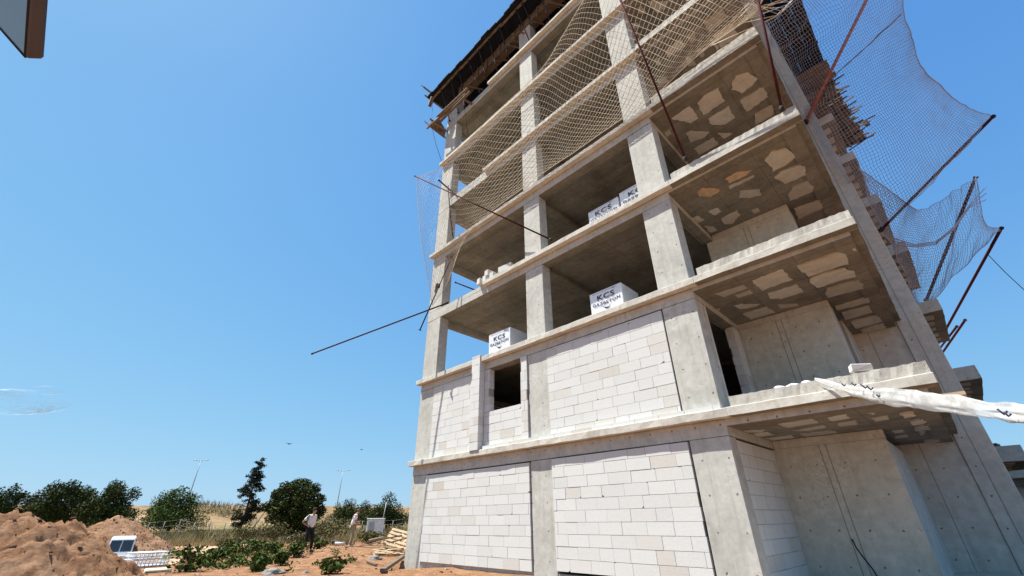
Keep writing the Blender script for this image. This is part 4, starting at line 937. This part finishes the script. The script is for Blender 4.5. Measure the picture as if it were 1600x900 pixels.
# dry grass: nobody could count it
def grass():
    rnd = random.Random(9); mb = MB()
    def blade(x, y, h_, w_):
        g = gz(x, y); a = rnd.uniform(0, 6.28); l_ = rnd.uniform(0.1, 0.5)*h_; dx, dy = math.cos(a)*w_, math.sin(a)*w_
        mb.add([(x-dx, y-dy, g-0.02), (x+dx, y+dy, g-0.02), (x+math.cos(a+1)*l_, y+math.sin(a+1)*l_, g+h_)], [(0, 1, 2)])
    cnt = 0
    while cnt < 26000:
        u = rnd.uniform(225, 650); v = rnd.uniform(795, 868); D = rnd.uniform(26, 84)
        d = ray(u, v); k = D/math.hypot(d.x, d.y); x = CAM.x+d.x*k; y = CAM.y+d.y*k
        if x > -1.5 and y > -1.5: continue
        if noise.noise(Vector((x*0.25, y*0.25, 4))) < -0.05+0.25*(D < 34): continue
        near = D < 40; blade(x, y, rnd.uniform(0.15, 0.6)*(1 if near else 1.5), 0.02 if near else 0.05); cnt += 1
    o = mb.build('dry_grass', leaf_mat('straw', (0.2, 0.155, 0.07), (0.36, 0.28, 0.14), (0.5, 0.4, 0.22)))
    tag(o, 'tall dry straw grass over the field and slope', 'grass', kind='stuff')
grass()
# stones on the bare earth
def stones():
    rnd = random.Random(2); mb = MB()
    for _ in range(900):
        x = rnd.uniform(-14, 5); y = rnd.uniform(-9, 3)
        if x > -0.3 and y > -0.2: continue
        g = gz(x, y); r_ = rnd.uniform(0.01, 0.05)*(1.6 if rnd.random() < 0.05 else 1)
        P = [(x+rnd.uniform(-r_, r_)*1.3, y+rnd.uniform(-r_, r_)*1.3, g+rnd.uniform(-0.2*r_, r_)) for _ in range(6)]
        mb.add(P, [(0,1,2),(0,2,3),(0,3,4),(0,4,1),(5,2,1),(5,3,2),(5,4,3),(5,1,4)])
    tag(mb.build('rubble', simple('pale rubble', (0.36, 0.25, 0.18), 0.95, 0.3, 3)), 'small stones and clods scattered over the bare earth', 'rubble', kind='stuff')
stones()
for (u, v, s_, lb) in ((428, 897, 0.26, 'grey concrete lump poking in at the bottom edge below the weeds'), (478, 895, 0.09, 'small pale stone on bare earth near the bottom edge'), (586, 874, 0.22, 'flat pale cement spill beside the pallet pile')):
    p = gp(u, v); bm = bmesh.new(); bmesh.ops.create_icosphere(bm, subdivisions=3, radius=s_)
    for q in bm.verts: q.co = Vector((q.co.x*1.2, q.co.y, q.co.z*(0.5 if s_ < 0.4 else 0.35)))*(1+0.35*noise.noise(q.co*4/s_*0.4))
    me = bpy.data.meshes.new('stone'); bm.to_mesh(me); bm.free(); me.materials.append(simple('pale stone', (0.2, 0.19, 0.17), 0.9)); o = bpy.data.objects.new('stone', me); C.objects.link(o); o.location = (p.x, p.y, gz(p.x, p.y)); tag(o, lb, 'stone')

# ------------------------------------------------------------------ lamps, fence, far objects
MGALV = simple('galvanised steel', (0.3, 0.31, 0.33), 0.5, 0.1, 8, metal=0.4)
def lamp(u, v, D, label, arm):
    t = at(u, v, D); g = gz(t.x, t.y); H = t.z-g; e = empty('street_lamp', (t.x, t.y, g), label, 'street lamp', 'double arm street lamps on the road')
    mb = MB(); mb.tube([(0, 0, 0), (0, 0, H)], [0.16, 0.08], 8); mb.build('post', MGALV, e)
    side = Vector((math.cos(_y), -math.sin(_y), 0))
    for s_ in (-1, 1):
        a = mb2 = MB(); mb2.tube([Vector((0, 0, H-0.3)), side*(s_*arm*0.5)+Vector((0, 0, H+0.1)), side*(s_*arm)+Vector((0, 0, H+0.2))], 0.06, 6); o = mb2.build('arm', MGALV, e)
        mb2 = MB(); c = side*(s_*arm)+Vector((0, 0, H+0.2)); mb2.tube([c-side*s_*0.1, c+side*(s_*0.8)], [0.12, 0.1], 6); mb2.build('lamp_head', MGALV, e)
lamp(314, 720, 150, 'tall double arm street lamp above the wide spreading tree', 1.2)
lamp(536, 736, 165, 'tall double arm street lamp above the round dark tree', 1.6)
def fence():
    e = empty('wire_fence', gp(400, 836), 'wire fence with thin posts and some leaning stakes at the foot of the dry slope', 'fence')
    prev = None; rnd = random.Random(1); wires = [MB() for _ in range(4)]
    for i, u in enumerate(range(205, 650, 24)):
        D = 50+2*math.sin(i); p = at(u, 830, D); g = gz(p.x, p.y); lean = rnd.uniform(-0.12, 0.12)
        tp = Vector((p.x+lean, p.y, g+1.55+rnd.uniform(-0.2, 0.15)))
        mb = MB(); mb.tube([(p.x, p.y, g-0.2), tp], 0.04, 6); local(mb.build('post', simple('old fence post', (0.22, 0.19, 0.16), 0.9) if i == 0 else bpy.data.materials['old fence post'], e))
        if prev:
            for k in range(4): wires[k].tube([prev[0].lerp(prev[1], 0.2+k*0.26), Vector((p.x, p.y, g)).lerp(tp, 0.2+k*0.26)], 0.008, 3)
        prev = (Vector((p.x, p.y, g)), tp)
    for wv in wires: local(wv.build('wire', MGALV, e))
    for (a, b) in (((383, 826), (413, 788)), ((396, 824), (421, 790)), ((374, 830), (380, 792)), ((410, 822), (430, 790)), ((416, 815), (424, 782))):
        mb = MB(); mb.tube([at(*a, 46), at(*b, 46)], 0.035, 6); local(mb.build('leaning_stake', MWOOD, e))
fence()
# thin pole beside the white box
p = at(594, 826, 46); g = gz(p.x, p.y); t = at(604, 785, 46); mb = MB(); mb.tube([(p.x, p.y, g), t], 0.04, 6); tag(mb.build('thin_post', MGALV), 'thin grey post standing just right of the white utility box', 'post')
def utility_box():
    p = at(585, 833, 40); g = gz(p.x, p.y); W2 = (at(598, 830, 40)-at(573, 830, 40)).length
    e = empty('utility_box', (p.x, p.y, g), 'square white utility box standing in dry grass between the second man and the building', 'utility box', rz=_y*-1+0.15)
    m_ = simple('white painted masonry', (0.72, 0.72, 0.74), 0.8)
    mb = MB(); h1 = at(585, 812, 40).z-g; mb.box(-W2/2, W2/2, -0.4, 0.4, -0.2, h1); mb.build('housing', m_, e, 0.03)
    mb = MB(); mb.box(-W2/2-0.05, W2/2+0.05, -0.45, 0.45, h1+0.002, h1+0.1); mb.build('lid', m_, e, 0.02)
    mb = MB(); mb.box(-W2/2+0.15, -0.02, -0.425, -0.402, 0.2, h1-0.15); mb.build('door', simple('grey door', (0.4, 0.41, 0.42), 0.6), e, 0.01)
utility_box()
# dry stone bird, two specks in the sky
for (u, v, s_, lb) in ((452, 694, 0.35, 'left of two tiny dark birds in the sky above the field'), (565, 703, 0.22, 'right of two tiny dark birds, the smaller one near the building')):
    p = at(u, v, 60); e = empty('bird', p, lb, 'bird', 'birds in the distance'); mb = MB()
    mb.tube([(-s_*0.9, 0, 0), (-s_*0.4, 0, 0.02), (0, 0, 0), (s_*0.5, 0, 0.03), (s_*0.8, 0, 0.05)], [0.02, s_*0.14, s_*0.2, s_*0.12, 0.02], 7); mb.build('body', MBLK, e)
    for sg in (-1, 1):
        mb = MB(); mb.add([(0.1*s_, 0, 0.05), (-0.35*s_, 0, 0.05), (-0.3*s_, sg*s_*1.2, 0.3*s_), (0.0, sg*s_*1.0, 0.32*s_), (0.1*s_, 0, 0.08), (-0.35*s_, 0, 0.08), (-0.3*s_, sg*s_*1.2, 0.33*s_), (0, sg*s_, 0.35*s_)], [(0,1,2,3),(7,6,5,4),(0,4,5,1),(1,5,6,2),(2,6,7,3),(3,7,4,0)]); mb.build('wing', MBLK, e)
# low neighbouring structure right
def annex():
    e = empty('low_annex', (17, 27, 0.4), 'low dark concrete structure with a flat slab at the far right behind the building', 'building')
    z0 = 3.2
    mb = MB(); mb.box(15.2, 24, 24.0, 34, z0, z0+0.35); local(mb.build('roof_slab', MFAR, e, 0.02))
    mb = MB(); mb.box(15.25, 23.9, 24.15, 24.4, z0-0.35, z0-0.003); local(mb.build('beam', MS, e, 0.02))
    mb = MB(); mb.box(15.6, 24, 24.5, 24.7, 0.1, z0-0.003); local(mb.build('wall', MFAR, e, 0.01))
    mb = MB(); mb.tube([(15.4, 24.1, 0.3), (15.4, 24.1, z0-0.36)], 0.1, 8); local(mb.build('pipe', MBLK, e))
annex()
def debris():
    rnd = random.Random(12); mb = MB(); base = Vector((15.5, 25.2, 3.55))
    e = empty('rubble_heap', base, 'dark heap of rubble and bundled sacks on the low flat roof at far right', 'rubble heap')
    for i in range(60):
        c = Vector((rnd.uniform(-0.9, 0.75), rnd.uniform(-0.6, 0.6), 0)); h_ = max(0.05, 1.15-abs(c.x)*0.7); c.z = rnd.uniform(0, h_); r_ = rnd.uniform(0.12, 0.3)
        mb.box(c.x-r_, c.x+r_, c.y-r_, c.y+r_, c.z, c.z+r_*1.2, jit=0.12)
    mb.build('sacks', simple('dark sacking', (0.13, 0.115, 0.105), 0.95, 0.4, 5), e, 0.03)
debris()

# ------------------------------------------------------------------ timber, pallets
def pallet(loc, rot, label, w_=1.2, d_=0.8):
    e = empty('pallet', loc, label, 'pallet', 'broken pallets piled beside the building'); e.rotation_euler = rot
    for i in range(5):
        mb = MB(); y = -d_/2+0.06+i*(d_-0.12)/4; mb.box(-w_/2, w_/2, y-0.05, y+0.05, 0.11, 0.132, jit=0.004); mb.build('board', MWOOD2, e)
    for i in range(3):
        mb = MB(); x = -w_/2+0.06+i*(w_-0.12)/2; mb.box(x-0.045, x+0.045, -d_/2, d_/2, 0.0, 0.108, jit=0.004); mb.build('runner', MWOOD2, e)
pp = gp(606, 868); pz = gz(pp.x, pp.y)
vd = Vector((pp.x-CAM.x, pp.y-CAM.y, 0)).normalized(); rd = Vector((vd.y, -vd.x, 0)); az = math.atan2(rd.y, rd.x)
pallet((pp.x, pp.y, pz), (0.12, 0.05, az+0.2), 'lowest pallet at the front of the pile by the corner column')
pallet(pp+rd*0.2+vd*0.6+Vector((0, 0, 0.18)), (0.3, -0.12, az-0.4), 'middle pallet lying flat in the pile by the corner column')
pallet(pp+rd*0.45+vd*0.5+Vector((0, 0, 0.5)), (0.85, 0.2, az-0.5), 'upper pallet tilted steeply against the pile by the corner column')
pallet(pp+rd*0.1+vd*1.2+Vector((0, 0, 0.3)), (-0.1, 0.2, az+0.9), 'rear pallet at the back of the pile by the corner column')
random.seed(21)
WN = ['thin batten lying across the lower pallet', 'thick brown batten poking left from the pallet pile', 'short batten on top of the pallet pile', 'long batten behind the pallet pile', 'batten slanting over the front pallet', 'split batten under the pallets', 'batten leaning on the corner column', 'dark batten in the middle of the pallet pile', 'pale batten at the left foot of the pile', 'small batten near the cement spill']
for i, lb in enumerate(WN):
    a = pp+rd*random.uniform(-1.1, 0.4)+vd*random.uniform(-0.2, 1.4)+Vector((0, 0, random.uniform(0.05, 0.55))); an = random.uniform(-0.7, 0.7); L_ = random.uniform(0.7, 1.6)
    mb = MB(); mb.bar(a, a+(rd*math.cos(an)+vd*math.sin(an))*L_+Vector((0, 0, random.uniform(-0.15, 0.3))), 0.08, 0.05); tag(mb.build('batten', random.choice((MWOOD2, MWOOD)), None, 0.003), lb, 'timber', 'loose battens around the pallet pile')
a = gp(597, 897); b = gp(629, 877); mb = MB(); mb.bar(a+Vector((0, 0, 0.08)), b+Vector((0, 0, 0.14)), 0.14, 0.09); tag(mb.build('plank', MWOOD, None, 0.004), 'brown plank on the ground leading to the corner column base', 'plank')
a = gp(574, 880); b = gp(588, 885); mb = MB(); mb.bar(a+Vector((0, 0, 0.04)), b+Vector((0, 0, 0.04)), 0.1, 0.05); tag(mb.build('plank', MWOOD, None, 0.004), 'short plank offcut lying on bare earth left of the long plank', 'plank')
# white roll and scraps by the second man
p = gp(530, 853); mb = MB(); mb.tube([p+rd*-0.25+Vector((0, 0, 0.13)), p+rd*0.3+Vector((0, 0, 0.1))], 0.08, 10); tag(mb.build('white_roll', MFILM), 'short white roll on the ground left of the second man', 'roll')
p = gp(522, 852); mb = MB(); mb.box(p.x-0.15, p.x+0.1, p.y-0.12, p.y+0.15, p.z, p.z+0.25, jit=0.07); tag(mb.build('dark_bag', simple('dark bag cloth', (0.08, 0.08, 0.075)), None, 0.03), 'small dark bag beside the white roll on the ground', 'bag')

# ------------------------------------------------------------------ pickup truck and mesh crates behind the big heap
def truck():
    g = gz(VAN.x, VAN.y); vd_ = Vector((VAN.x-CAM.x, VAN.y-CAM.y, 0)).normalized(); az_ = math.atan2(vd_.y, vd_.x)-math.pi/2
    g += 0.12; e = empty('pickup_truck', (VAN.x, VAN.y, g), 'white pickup truck seen from behind, half hidden by the big earth heap', 'pickup truck', rz=az_-0.05)
    W2 = 0.6; MP = simple('white vehicle paint', (0.72, 0.73, 0.74), 0.3, 0.04, 3, bmp=0, spec=0.6); MG = simple('dark vehicle glass', (0.03, 0.035, 0.04), 0.12, 0.05, 3, bmp=0, spec=0.7)
    e.scale = (0.86, 1, 1); zt = at(185, 838, 29.5).z-g
    def prof(mb, pts, w0, w1_=None):
        n = len(pts); L_ = [(-w0*(1 if z < 0.95 else 0.88), y, z) for y, z in pts]; R_ = [(-x, y, z) for x, y, z in L_]
        mb.add(L_+R_, [list(range(n)), list(range(n, 2*n))[::-1]]+[(i, (i+1) % n, n+(i+1) % n, n+i) for i in range(n)])
    k = zt/1.65
    mb = MB(); prof(mb, [(0.1, 0.4*k), (0.1, 0.95*k), (0.22, 1.55*k), (0.45, 1.65*k), (1.2, 1.62*k), (1.65, 1.0*k), (2.5, 0.9*k), (2.55, 0.4*k)], W2); mb.build('cab', MP, e, 0.05)
    mb = MB(); mb.box(-W2, W2, -1.6, 0.07, 0.45*k, 0.62*k); mb.box(-W2, -W2+0.05, -1.6, 0.07, 0.62*k, 0.92*k); mb.box(W2-0.05, W2, -1.6, 0.07, 0.62*k, 0.92*k); mb.box(-W2, W2, -1.65, -1.6, 0.45*k, 0.92*k); mb.build('load_bed', MP, e, 0.015)
    for x0, x1 in ((-0.5, -0.02), (0.02, 0.5)):
        mb = MB(); mb.add([(x0, 0.085, 1.0*k), (x1, 0.085, 1.0*k), (x1*0.95, 0.19, 1.47*k), (x0*0.95, 0.19, 1.47*k), (x0, 0.15, 1.0*k), (x1, 0.15, 1.0*k), (x1*0.95, 0.25, 1.47*k), (x0*0.95, 0.25, 1.47*k)], [(0,1,2,3),(7,6,5,4),(0,4,5,1),(1,5,6,2),(2,6,7,3),(3,7,4,0)]); mb.build('rear_window', MG, e)
    for sx in (-1, 1):
        mb = MB(); mb.add([(sx*W2*0.905, 0.4, 1.02*k), (sx*W2*0.905, 1.25, 1.02*k), (sx*W2*0.89, 1.1, 1.5*k), (sx*W2*0.89, 0.45, 1.5*k)], [(0,1,2,3)]); mb.build('side_window', MG, e)
        mb = MB(); mb.box(min(sx*W2, sx*(W2+0.2)), max(sx*W2, sx*(W2+0.2)), 1.35, 1.42, 1.0*k, 1.18*k); mb.build('mirror', MBLK, e, 0.02)
        mb = MB(); mb.box(sx*W2*0.86-0.05, sx*W2*0.86+0.05, -1.66, -1.652, 0.65*k, 0.85*k); mb.build('tail_light', simple('red lens', (0.3, 0.02, 0.02), 0.3), e)
        for y in (-0.95, 1.9):
            mb = MB(); mb.tube([(sx*(W2-0.16), y, 0.3*k), (sx*(W2+0.02), y, 0.3*k)], 0.3*k, 20); wl = mb.build('wheel', simple('tyre rubber', (0.03,)*3, 0.9), e)
            mb = MB(); mb.tube([(sx*(W2), y, 0.3*k), (sx*(W2+0.03), y, 0.3*k)], 0.16*k, 14); mb.build('rim', MGALV, wl)
truck()
def crates():
    p = gp(226, 884); vd_ = Vector((p.x-CAM.x, p.y-CAM.y, 0)).normalized(); az_ = math.atan2(vd_.y, vd_.x)-math.pi/2
    e = empty('mesh_crate', (p.x, p.y, gz(p.x, p.y)), 'white wire mesh crate standing at the right foot of the big earth heap', 'crate', rz=az_+0.35)
    MWH = simple('white coated wire', (0.7, 0.71, 0.72), 0.5)
    W2, D2, H2 = 0.46, 0.4, 0.36
    for (ax0, n1) in (('f', 9), ('b', 9), ('l', 7), ('r', 7), ('t', 9)):
        mb = MB()
        for i in range(n1+1):
            t = -1+2*i/n1
            if ax0 in 'fb': y = -D2 if ax0 == 'f' else D2; mb.tube([(t*W2, y, 0), (t*W2, y, H2)], 0.012, 4)
            elif ax0 in 'lr': x = -W2 if ax0 == 'l' else W2; mb.tube([(x, t*D2, 0), (x, t*D2, H2)], 0.012, 4)
            else: mb.tube([(t*W2, -D2, H2), (t*W2, D2, H2)], 0.012, 4); mb.tube([(-W2, t*D2, H2), (W2, t*D2, H2)], 0.012, 4)
        for i in range(5):
            z = H2*i/4
            if ax0 in 'fb': mb.tube([(-W2, y, z), (W2, y, z)], 0.012, 4)
            elif ax0 in 'lr': mb.tube([(x, -D2, z), (x, D2, z)], 0.012, 4)
        mb.build('mesh_panel', MWH, e)
    mb = MB(); mb.box(-W2, W2, -D2, D2, -0.05, 0.02); mb.build('base', MFILM, e, 0.01)
    p = gp(246, 894); mb = MB(); mb.box(-0.3, 0.3, -0.2, 0.2, 0, 0.08, jit=0.03); o = mb.build('pale_slab', simple('cream stone slab', (0.66, 0.6, 0.45), 0.9), None, 0.02); o.location = (p.x, p.y, gz(p.x, p.y)); o.rotation_euler = (0, 0, az_); tag(o, 'cream stone slab lying in front of the mesh crate', 'slab')
crates()

# ------------------------------------------------------------------ people
def skinned(name, V_, E_, rad, m_, parent, root=0, sub=2):
    me = bpy.data.meshes.new(name); me.from_pydata(V_, E_, []); o = bpy.data.objects.new(name, me); C.objects.link(o)
    sk = o.modifiers.new('skin', 'SKIN'); 
    for i, d in enumerate(me.skin_vertices[0].data): d.radius = rad[i] if isinstance(rad[i], tuple) else (rad[i], rad[i]); d.use_root = (i == root)
    sb = o.modifiers.new('sub', 'SUBSURF'); sb.levels = sub; sb.render_levels = sub
    dg = bpy.context.evaluated_depsgraph_get(); me2 = bpy.data.meshes.new_from_object(o.evaluated_get(dg)); bpy.data.objects.remove(o)
    for p_ in me2.polygons: p_.use_smooth = True
    me2.materials.clear(); me2.materials.append(m_); me2.name = name
    o = bpy.data.objects.new(name, me2); C.objects.link(o); o.parent = parent; return o
MSKIN = simple('tanned skin', (0.36, 0.2, 0.13), 0.6, 0.08, 10, bmp=0)
def person(p, H, yaw, J, cols, label, headtilt):
    """J: joints in metres for a 1.75 m figure facing +x: dict of key -> (x, y, z)"""
    s = H/1.75; e = empty('person', (p.x, p.y, gz(p.x, p.y)), label, 'person', None, yaw); e.scale = (s, s, s)
    shirt, trou, shoe, hair = cols
    neck, head = Vector(J['neck']), Vector(J['head'])
    V_ = [J['pelvis'], J['waist'], J['chest'], J['neck'], (neck+(head-neck)*0.35)]; E_ = [(0, 1), (1, 2), (2, 3), (3, 4)]; r_ = [(0.13, 0.10), (0.12, 0.09), (0.15, 0.105), (0.06, 0.06), (0.055, 0.055)]
    V_.append(head+Vector((0, 0, -0.05))); E_.append((4, 5)); r_.append((0.075, 0.085)); V_.append(head+Vector((0, 0, 0.06))); E_.append((5, 6)); r_.append((0.08, 0.095))
    for sd_ in ('l', 'r'):
        n = len(V_); V_ += [J['sh'+sd_], J['el'+sd_], J['wr'+sd_], J['ha'+sd_]]; E_ += [(2, n), (n, n+1), (n+1, n+2), (n+2, n+3)]; r_ += [(0.06, 0.06), (0.042, 0.042), (0.028, 0.03), (0.034, 0.018)]
        n = len(V_); V_ += [J['hi'+sd_], J['kn'+sd_], J['an'+sd_], J['to'+sd_]]; E_ += [(0, n), (n, n+1), (n+1, n+2), (n+2, n+3)]; r_ += [(0.095, 0.095), (0.06, 0.06), (0.042, 0.042), (0.04, 0.03)]
    body = skinned('body', V_, E_, r_, MSKIN, e)
    # nose, ears, eyes, mouth and five fingers a hand, merged into the body mesh
    mb = MB(); F = Vector((math.cos(headtilt), 0, -math.sin(headtilt))); U = Vector((math.sin(headtilt), 0, math.cos(headtilt)))
    mb.tube([head+F*0.075+U*0.03, head+F*0.115-U*0.01, head+F*0.085-U*0.022], [0.009, 0.016, 0.01], 6)
    for sg in (-1, 1): mb.tube([head+Vector((0, sg*0.078, 0.02)), head+Vector((-0.01, sg*0.092, 0.0)), head+Vector((0, sg*0.08, -0.03))], [0.01, 0.017, 0.008], 6)
    for sd_ in ('l', 'r'):
        ha, wr = Vector(J['ha'+sd_]), Vector(J['wr'+sd_]); d = (ha-wr).normalized(); side = d.cross(Vector((0, 1, 0.2))).normalized(); nrm = d.cross(side)
        for k in range(4):
            b_ = ha+side*((k-1.5)*0.02); l_ = (0.075, 0.085, 0.08, 0.062)[k]
            mb.tube([b_, b_+d*l_*0.5+nrm*0.008, b_+d*l_*0.85+nrm*0.03], [0.0095, 0.009, 0.006], 6)
        b_ = wr.lerp(ha, 0.45)-side*0.028; mb.tube([b_, b_-side*0.03+d*0.03, b_-side*0.03+d*0.065+nrm*0.015], [0.012, 0.011, 0.007], 6)
    ex = mb.build('extra', MSKIN); bm = bmesh.new(); bm.from_mesh(body.data); bm.from_mesh(ex.data); bm.to_mesh(body.data); bm.free(); bpy.data.objects.remove(ex)
    mb = MB()
    for sg in (-1, 1): mb.tube([head+F*0.082+U*0.028+Vector((0, sg*0.03, 0)), head+F*0.092+U*0.028+Vector((0, sg*0.03, 0))], 0.009, 6)
    mb.tube([head+F*0.09-U*0.055+Vector((0, -0.022, 0)), head+F*0.096-U*0.057, head+F*0.09-U*0.055+Vector((0, 0.022, 0))], 0.005, 5); mb.build('face_features', MBLK, e)
    # clothes
    V_ = [Vector(J['pelvis'])+Vector((0, 0, -0.02)), J['waist'], J['chest'], Vector(J['neck'])-Vector((0, 0, 0.02))]; E_ = [(0, 1), (1, 2), (2, 3)]; r_ = [(0.165, 0.13), (0.15, 0.12), (0.18, 0.135), (0.075, 0.075)]
    for sd_ in ('l', 'r'):
        n = len(V_); V_ += [J['sh'+sd_], Vector(J['sh'+sd_]).lerp(Vector(J['el'+sd_]), 0.75)]; E_ += [(2, n), (n, n+1)]; r_ += [(0.082, 0.082), (0.068, 0.068)]
    skinned('shirt', V_, E_, r_, shirt, e)
    V_ = [Vector(J['pelvis'])+Vector((0, 0, 0.02))]; E_ = []; r_ = [(0.15, 0.125)]
    for sd_ in ('l', 'r'):
        n = len(V_); V_ += [J['hi'+sd_], J['kn'+sd_], Vector(J['an'+sd_])+Vector((0, 0, 0.02))]; E_ += [(0, n), (n, n+1), (n+1, n+2)]; r_ += [(0.112, 0.112), (0.08, 0.08), (0.066, 0.066)]
    skinned('trousers', V_, E_, r_, trou, e)
    for sd_ in ('l', 'r'):
        an, to = Vector(J['an'+sd_]), Vector(J['to'+sd_]); d = (to-an); d.z = 0
        skinned('shoe', [an+Vector((0, 0, -0.03))-d*0.25, an+Vector((0, 0, -0.035))+d*0.35, an+Vector((0, 0, -0.045))+d*1.15], [(0, 1), (1, 2)], [(0.05, 0.045), (0.052, 0.045), (0.045, 0.03)], shoe, e)
    bm = bmesh.new(); bmesh.ops.create_icosphere(bm, subdivisions=3, radius=0.106)
    for v_ in list(bm.verts):
        if v_.co.dot(F) > 0.05 and v_.co.dot(U) < 0.045 or v_.co.dot(U) < -0.055: bm.verts.remove(v_)
    for v_ in bm.verts: v_.co = v_.co*(1+0.06*noise.noise(v_.co*30)); v_.co += head+Vector((-0.008, 0, 0.028))
    me = bpy.data.meshes.new('hair'); bm.to_mesh(me); bm.free(); me.materials.append(hair)
    for q in me.polygons: q.use_smooth = True
    o = bpy.data.objects.new('hair', me); C.objects.link(o); o.parent = e; so_ = o.modifiers.new('s', 'SOLIDIFY'); so_.thickness = 0.014
JA = dict(pelvis=(0, 0, 0.93), waist=(0.01, 0, 1.08), chest=(0.0, 0, 1.32), neck=(0.02, 0, 1.46), head=(0.07, 0, 1.62),
 shl=(-0.01, 0.19, 1.40), ell=(-0.16, 0.34, 1.17), wrl=(0.02, 0.2, 1.04), hal=(0.09, 0.17, 1.01), shr=(-0.01, -0.19, 1.40), elr=(-0.22, -0.32, 1.16), wrr=(-0.04, -0.2, 1.03), har=(0.05, -0.17, 1.0),
 hil=(0.0, 0.09, 0.88), knl=(0.14, 0.1, 0.5), anl=(0.12, 0.12, 0.08), tol=(0.28, 0.13, 0.04), hir=(0.0, -0.09, 0.88), knr=(-0.02, -0.1, 0.48), anr=(-0.14, -0.12, 0.08), tor=(0.02, -0.14, 0.04))
JB = dict(pelvis=(0, 0, 0.93), waist=(0.0, 0, 1.08), chest=(0.03, 0, 1.32), neck=(0.08, 0, 1.46), head=(0.17, 0, 1.59),
 shl=(0.04, 0.19, 1.39), ell=(0.06, 0.25, 1.12), wrl=(0.26, 0.14, 1.1), hal=(0.33, 0.1, 1.12), shr=(0.04, -0.19, 1.39), elr=(0.05, -0.24, 1.12), wrr=(0.22, -0.16, 1.0), har=(0.29, -0.13, 1.0),
 hil=(0.0, 0.09, 0.88), knl=(0.05, 0.11, 0.48), anl=(0.03, 0.13, 0.08), tol=(0.19, 0.14, 0.04), hir=(0.0, -0.09, 0.88), knr=(0.02, -0.11, 0.48), anr=(-0.06, -0.13, 0.08), tor=(0.1, -0.14, 0.04))
P1 = at(478, 862, 24.4); P2 = at(547, 853, 28.9)
right = math.atan2(-math.sin(_y), math.cos(_y))
cl = lambda nm, c: simple(nm, c, 0.9, 0.1, 12)
person(P1, (at(487, 793, 24.4).z-gz(P1.x, P1.y)), right-0.35, JA, (cl('pale grey knit', (0.68, 0.69, 0.71)), cl('black trousers', (0.012, 0.012, 0.016)), cl('black shoes', (0.02, 0.02, 0.02)), cl('dark brown hair', (0.03, 0.02, 0.015))), 'man in pale grey shirt and black trousers with hands on hips', 0.15)
person(P2, (at(553, 794, 28.9).z-gz(P2.x, P2.y)), right+0.5, JB, (cl('white cotton', (0.78, 0.78, 0.78)), cl('khaki cloth', (0.3, 0.25, 0.17)), cl('white shoes', (0.6, 0.58, 0.54)), cl('short grey brown hair', (0.09, 0.07, 0.055))), 'man in white shirt and khaki trousers looking down at his hands', 0.7)
# thin wispy clouds low on the left
def clouds():
    m_, n, b = mat('thin cloud', 1.0, 0); b.inputs['Base Color'].default_value = (0.8, 0.83, 0.87, 1)
    co = N(n, 'ShaderNodeTexCoord').outputs['Generated']; t = nz(n, co, 5, 7, 0.65, 1.0)
    gr = N(n, 'ShaderNodeTexGradient', gradient_type='SPHERICAL'); mp = N(n, 'ShaderNodeMapping'); mp.inputs['Location'].default_value = (-1, -1, -1); mp.inputs['Scale'].default_value = (2, 2, 2); n.links.new(co, mp.inputs[0]); n.links.new(mp.outputs[0], gr.inputs[0])
    a = M(n, 'MULTIPLY', ramp(n, t.outputs[0], [(0.42, (0,)*3), (0.8, (1,)*3)]).outputs[0], gr.outputs[0])
    n.links.new(M(n, 'MULTIPLY', a, 3.0), b.inputs['Alpha'])
    for (u, v, w_, h_, lb) in ((28, 628, 200, 40, 'thin white wisp of cloud low at the left edge'), (75, 610, 60, 14, 'faint tiny wisp above the main low cloud')):
        D = 3500; c = at(u, v, D); a1 = at(u-w_/2, v, D); b1 = at(u+w_/2, v, D); t1 = at(u, v-h_/2, D); hx = (b1-a1)/2; hz = (t1-c)
        bm = bmesh.new(); bmesh.ops.create_uvsphere(bm, u_segments=24, v_segments=12, radius=1)
        for q in bm.verts: q.co = hx*q.co.x + Vector((-hx.y, hx.x, 0))*0.3*q.co.y + hz*q.co.z
        me = bpy.data.meshes.new('cloud'); bm.to_mesh(me); bm.free(); me.materials.append(m_); o = bpy.data.objects.new('cloud', me); C.objects.link(o); o.location = c
        for q in me.polygons: q.use_smooth = True
        o['kind'] = 'structure'
clouds()
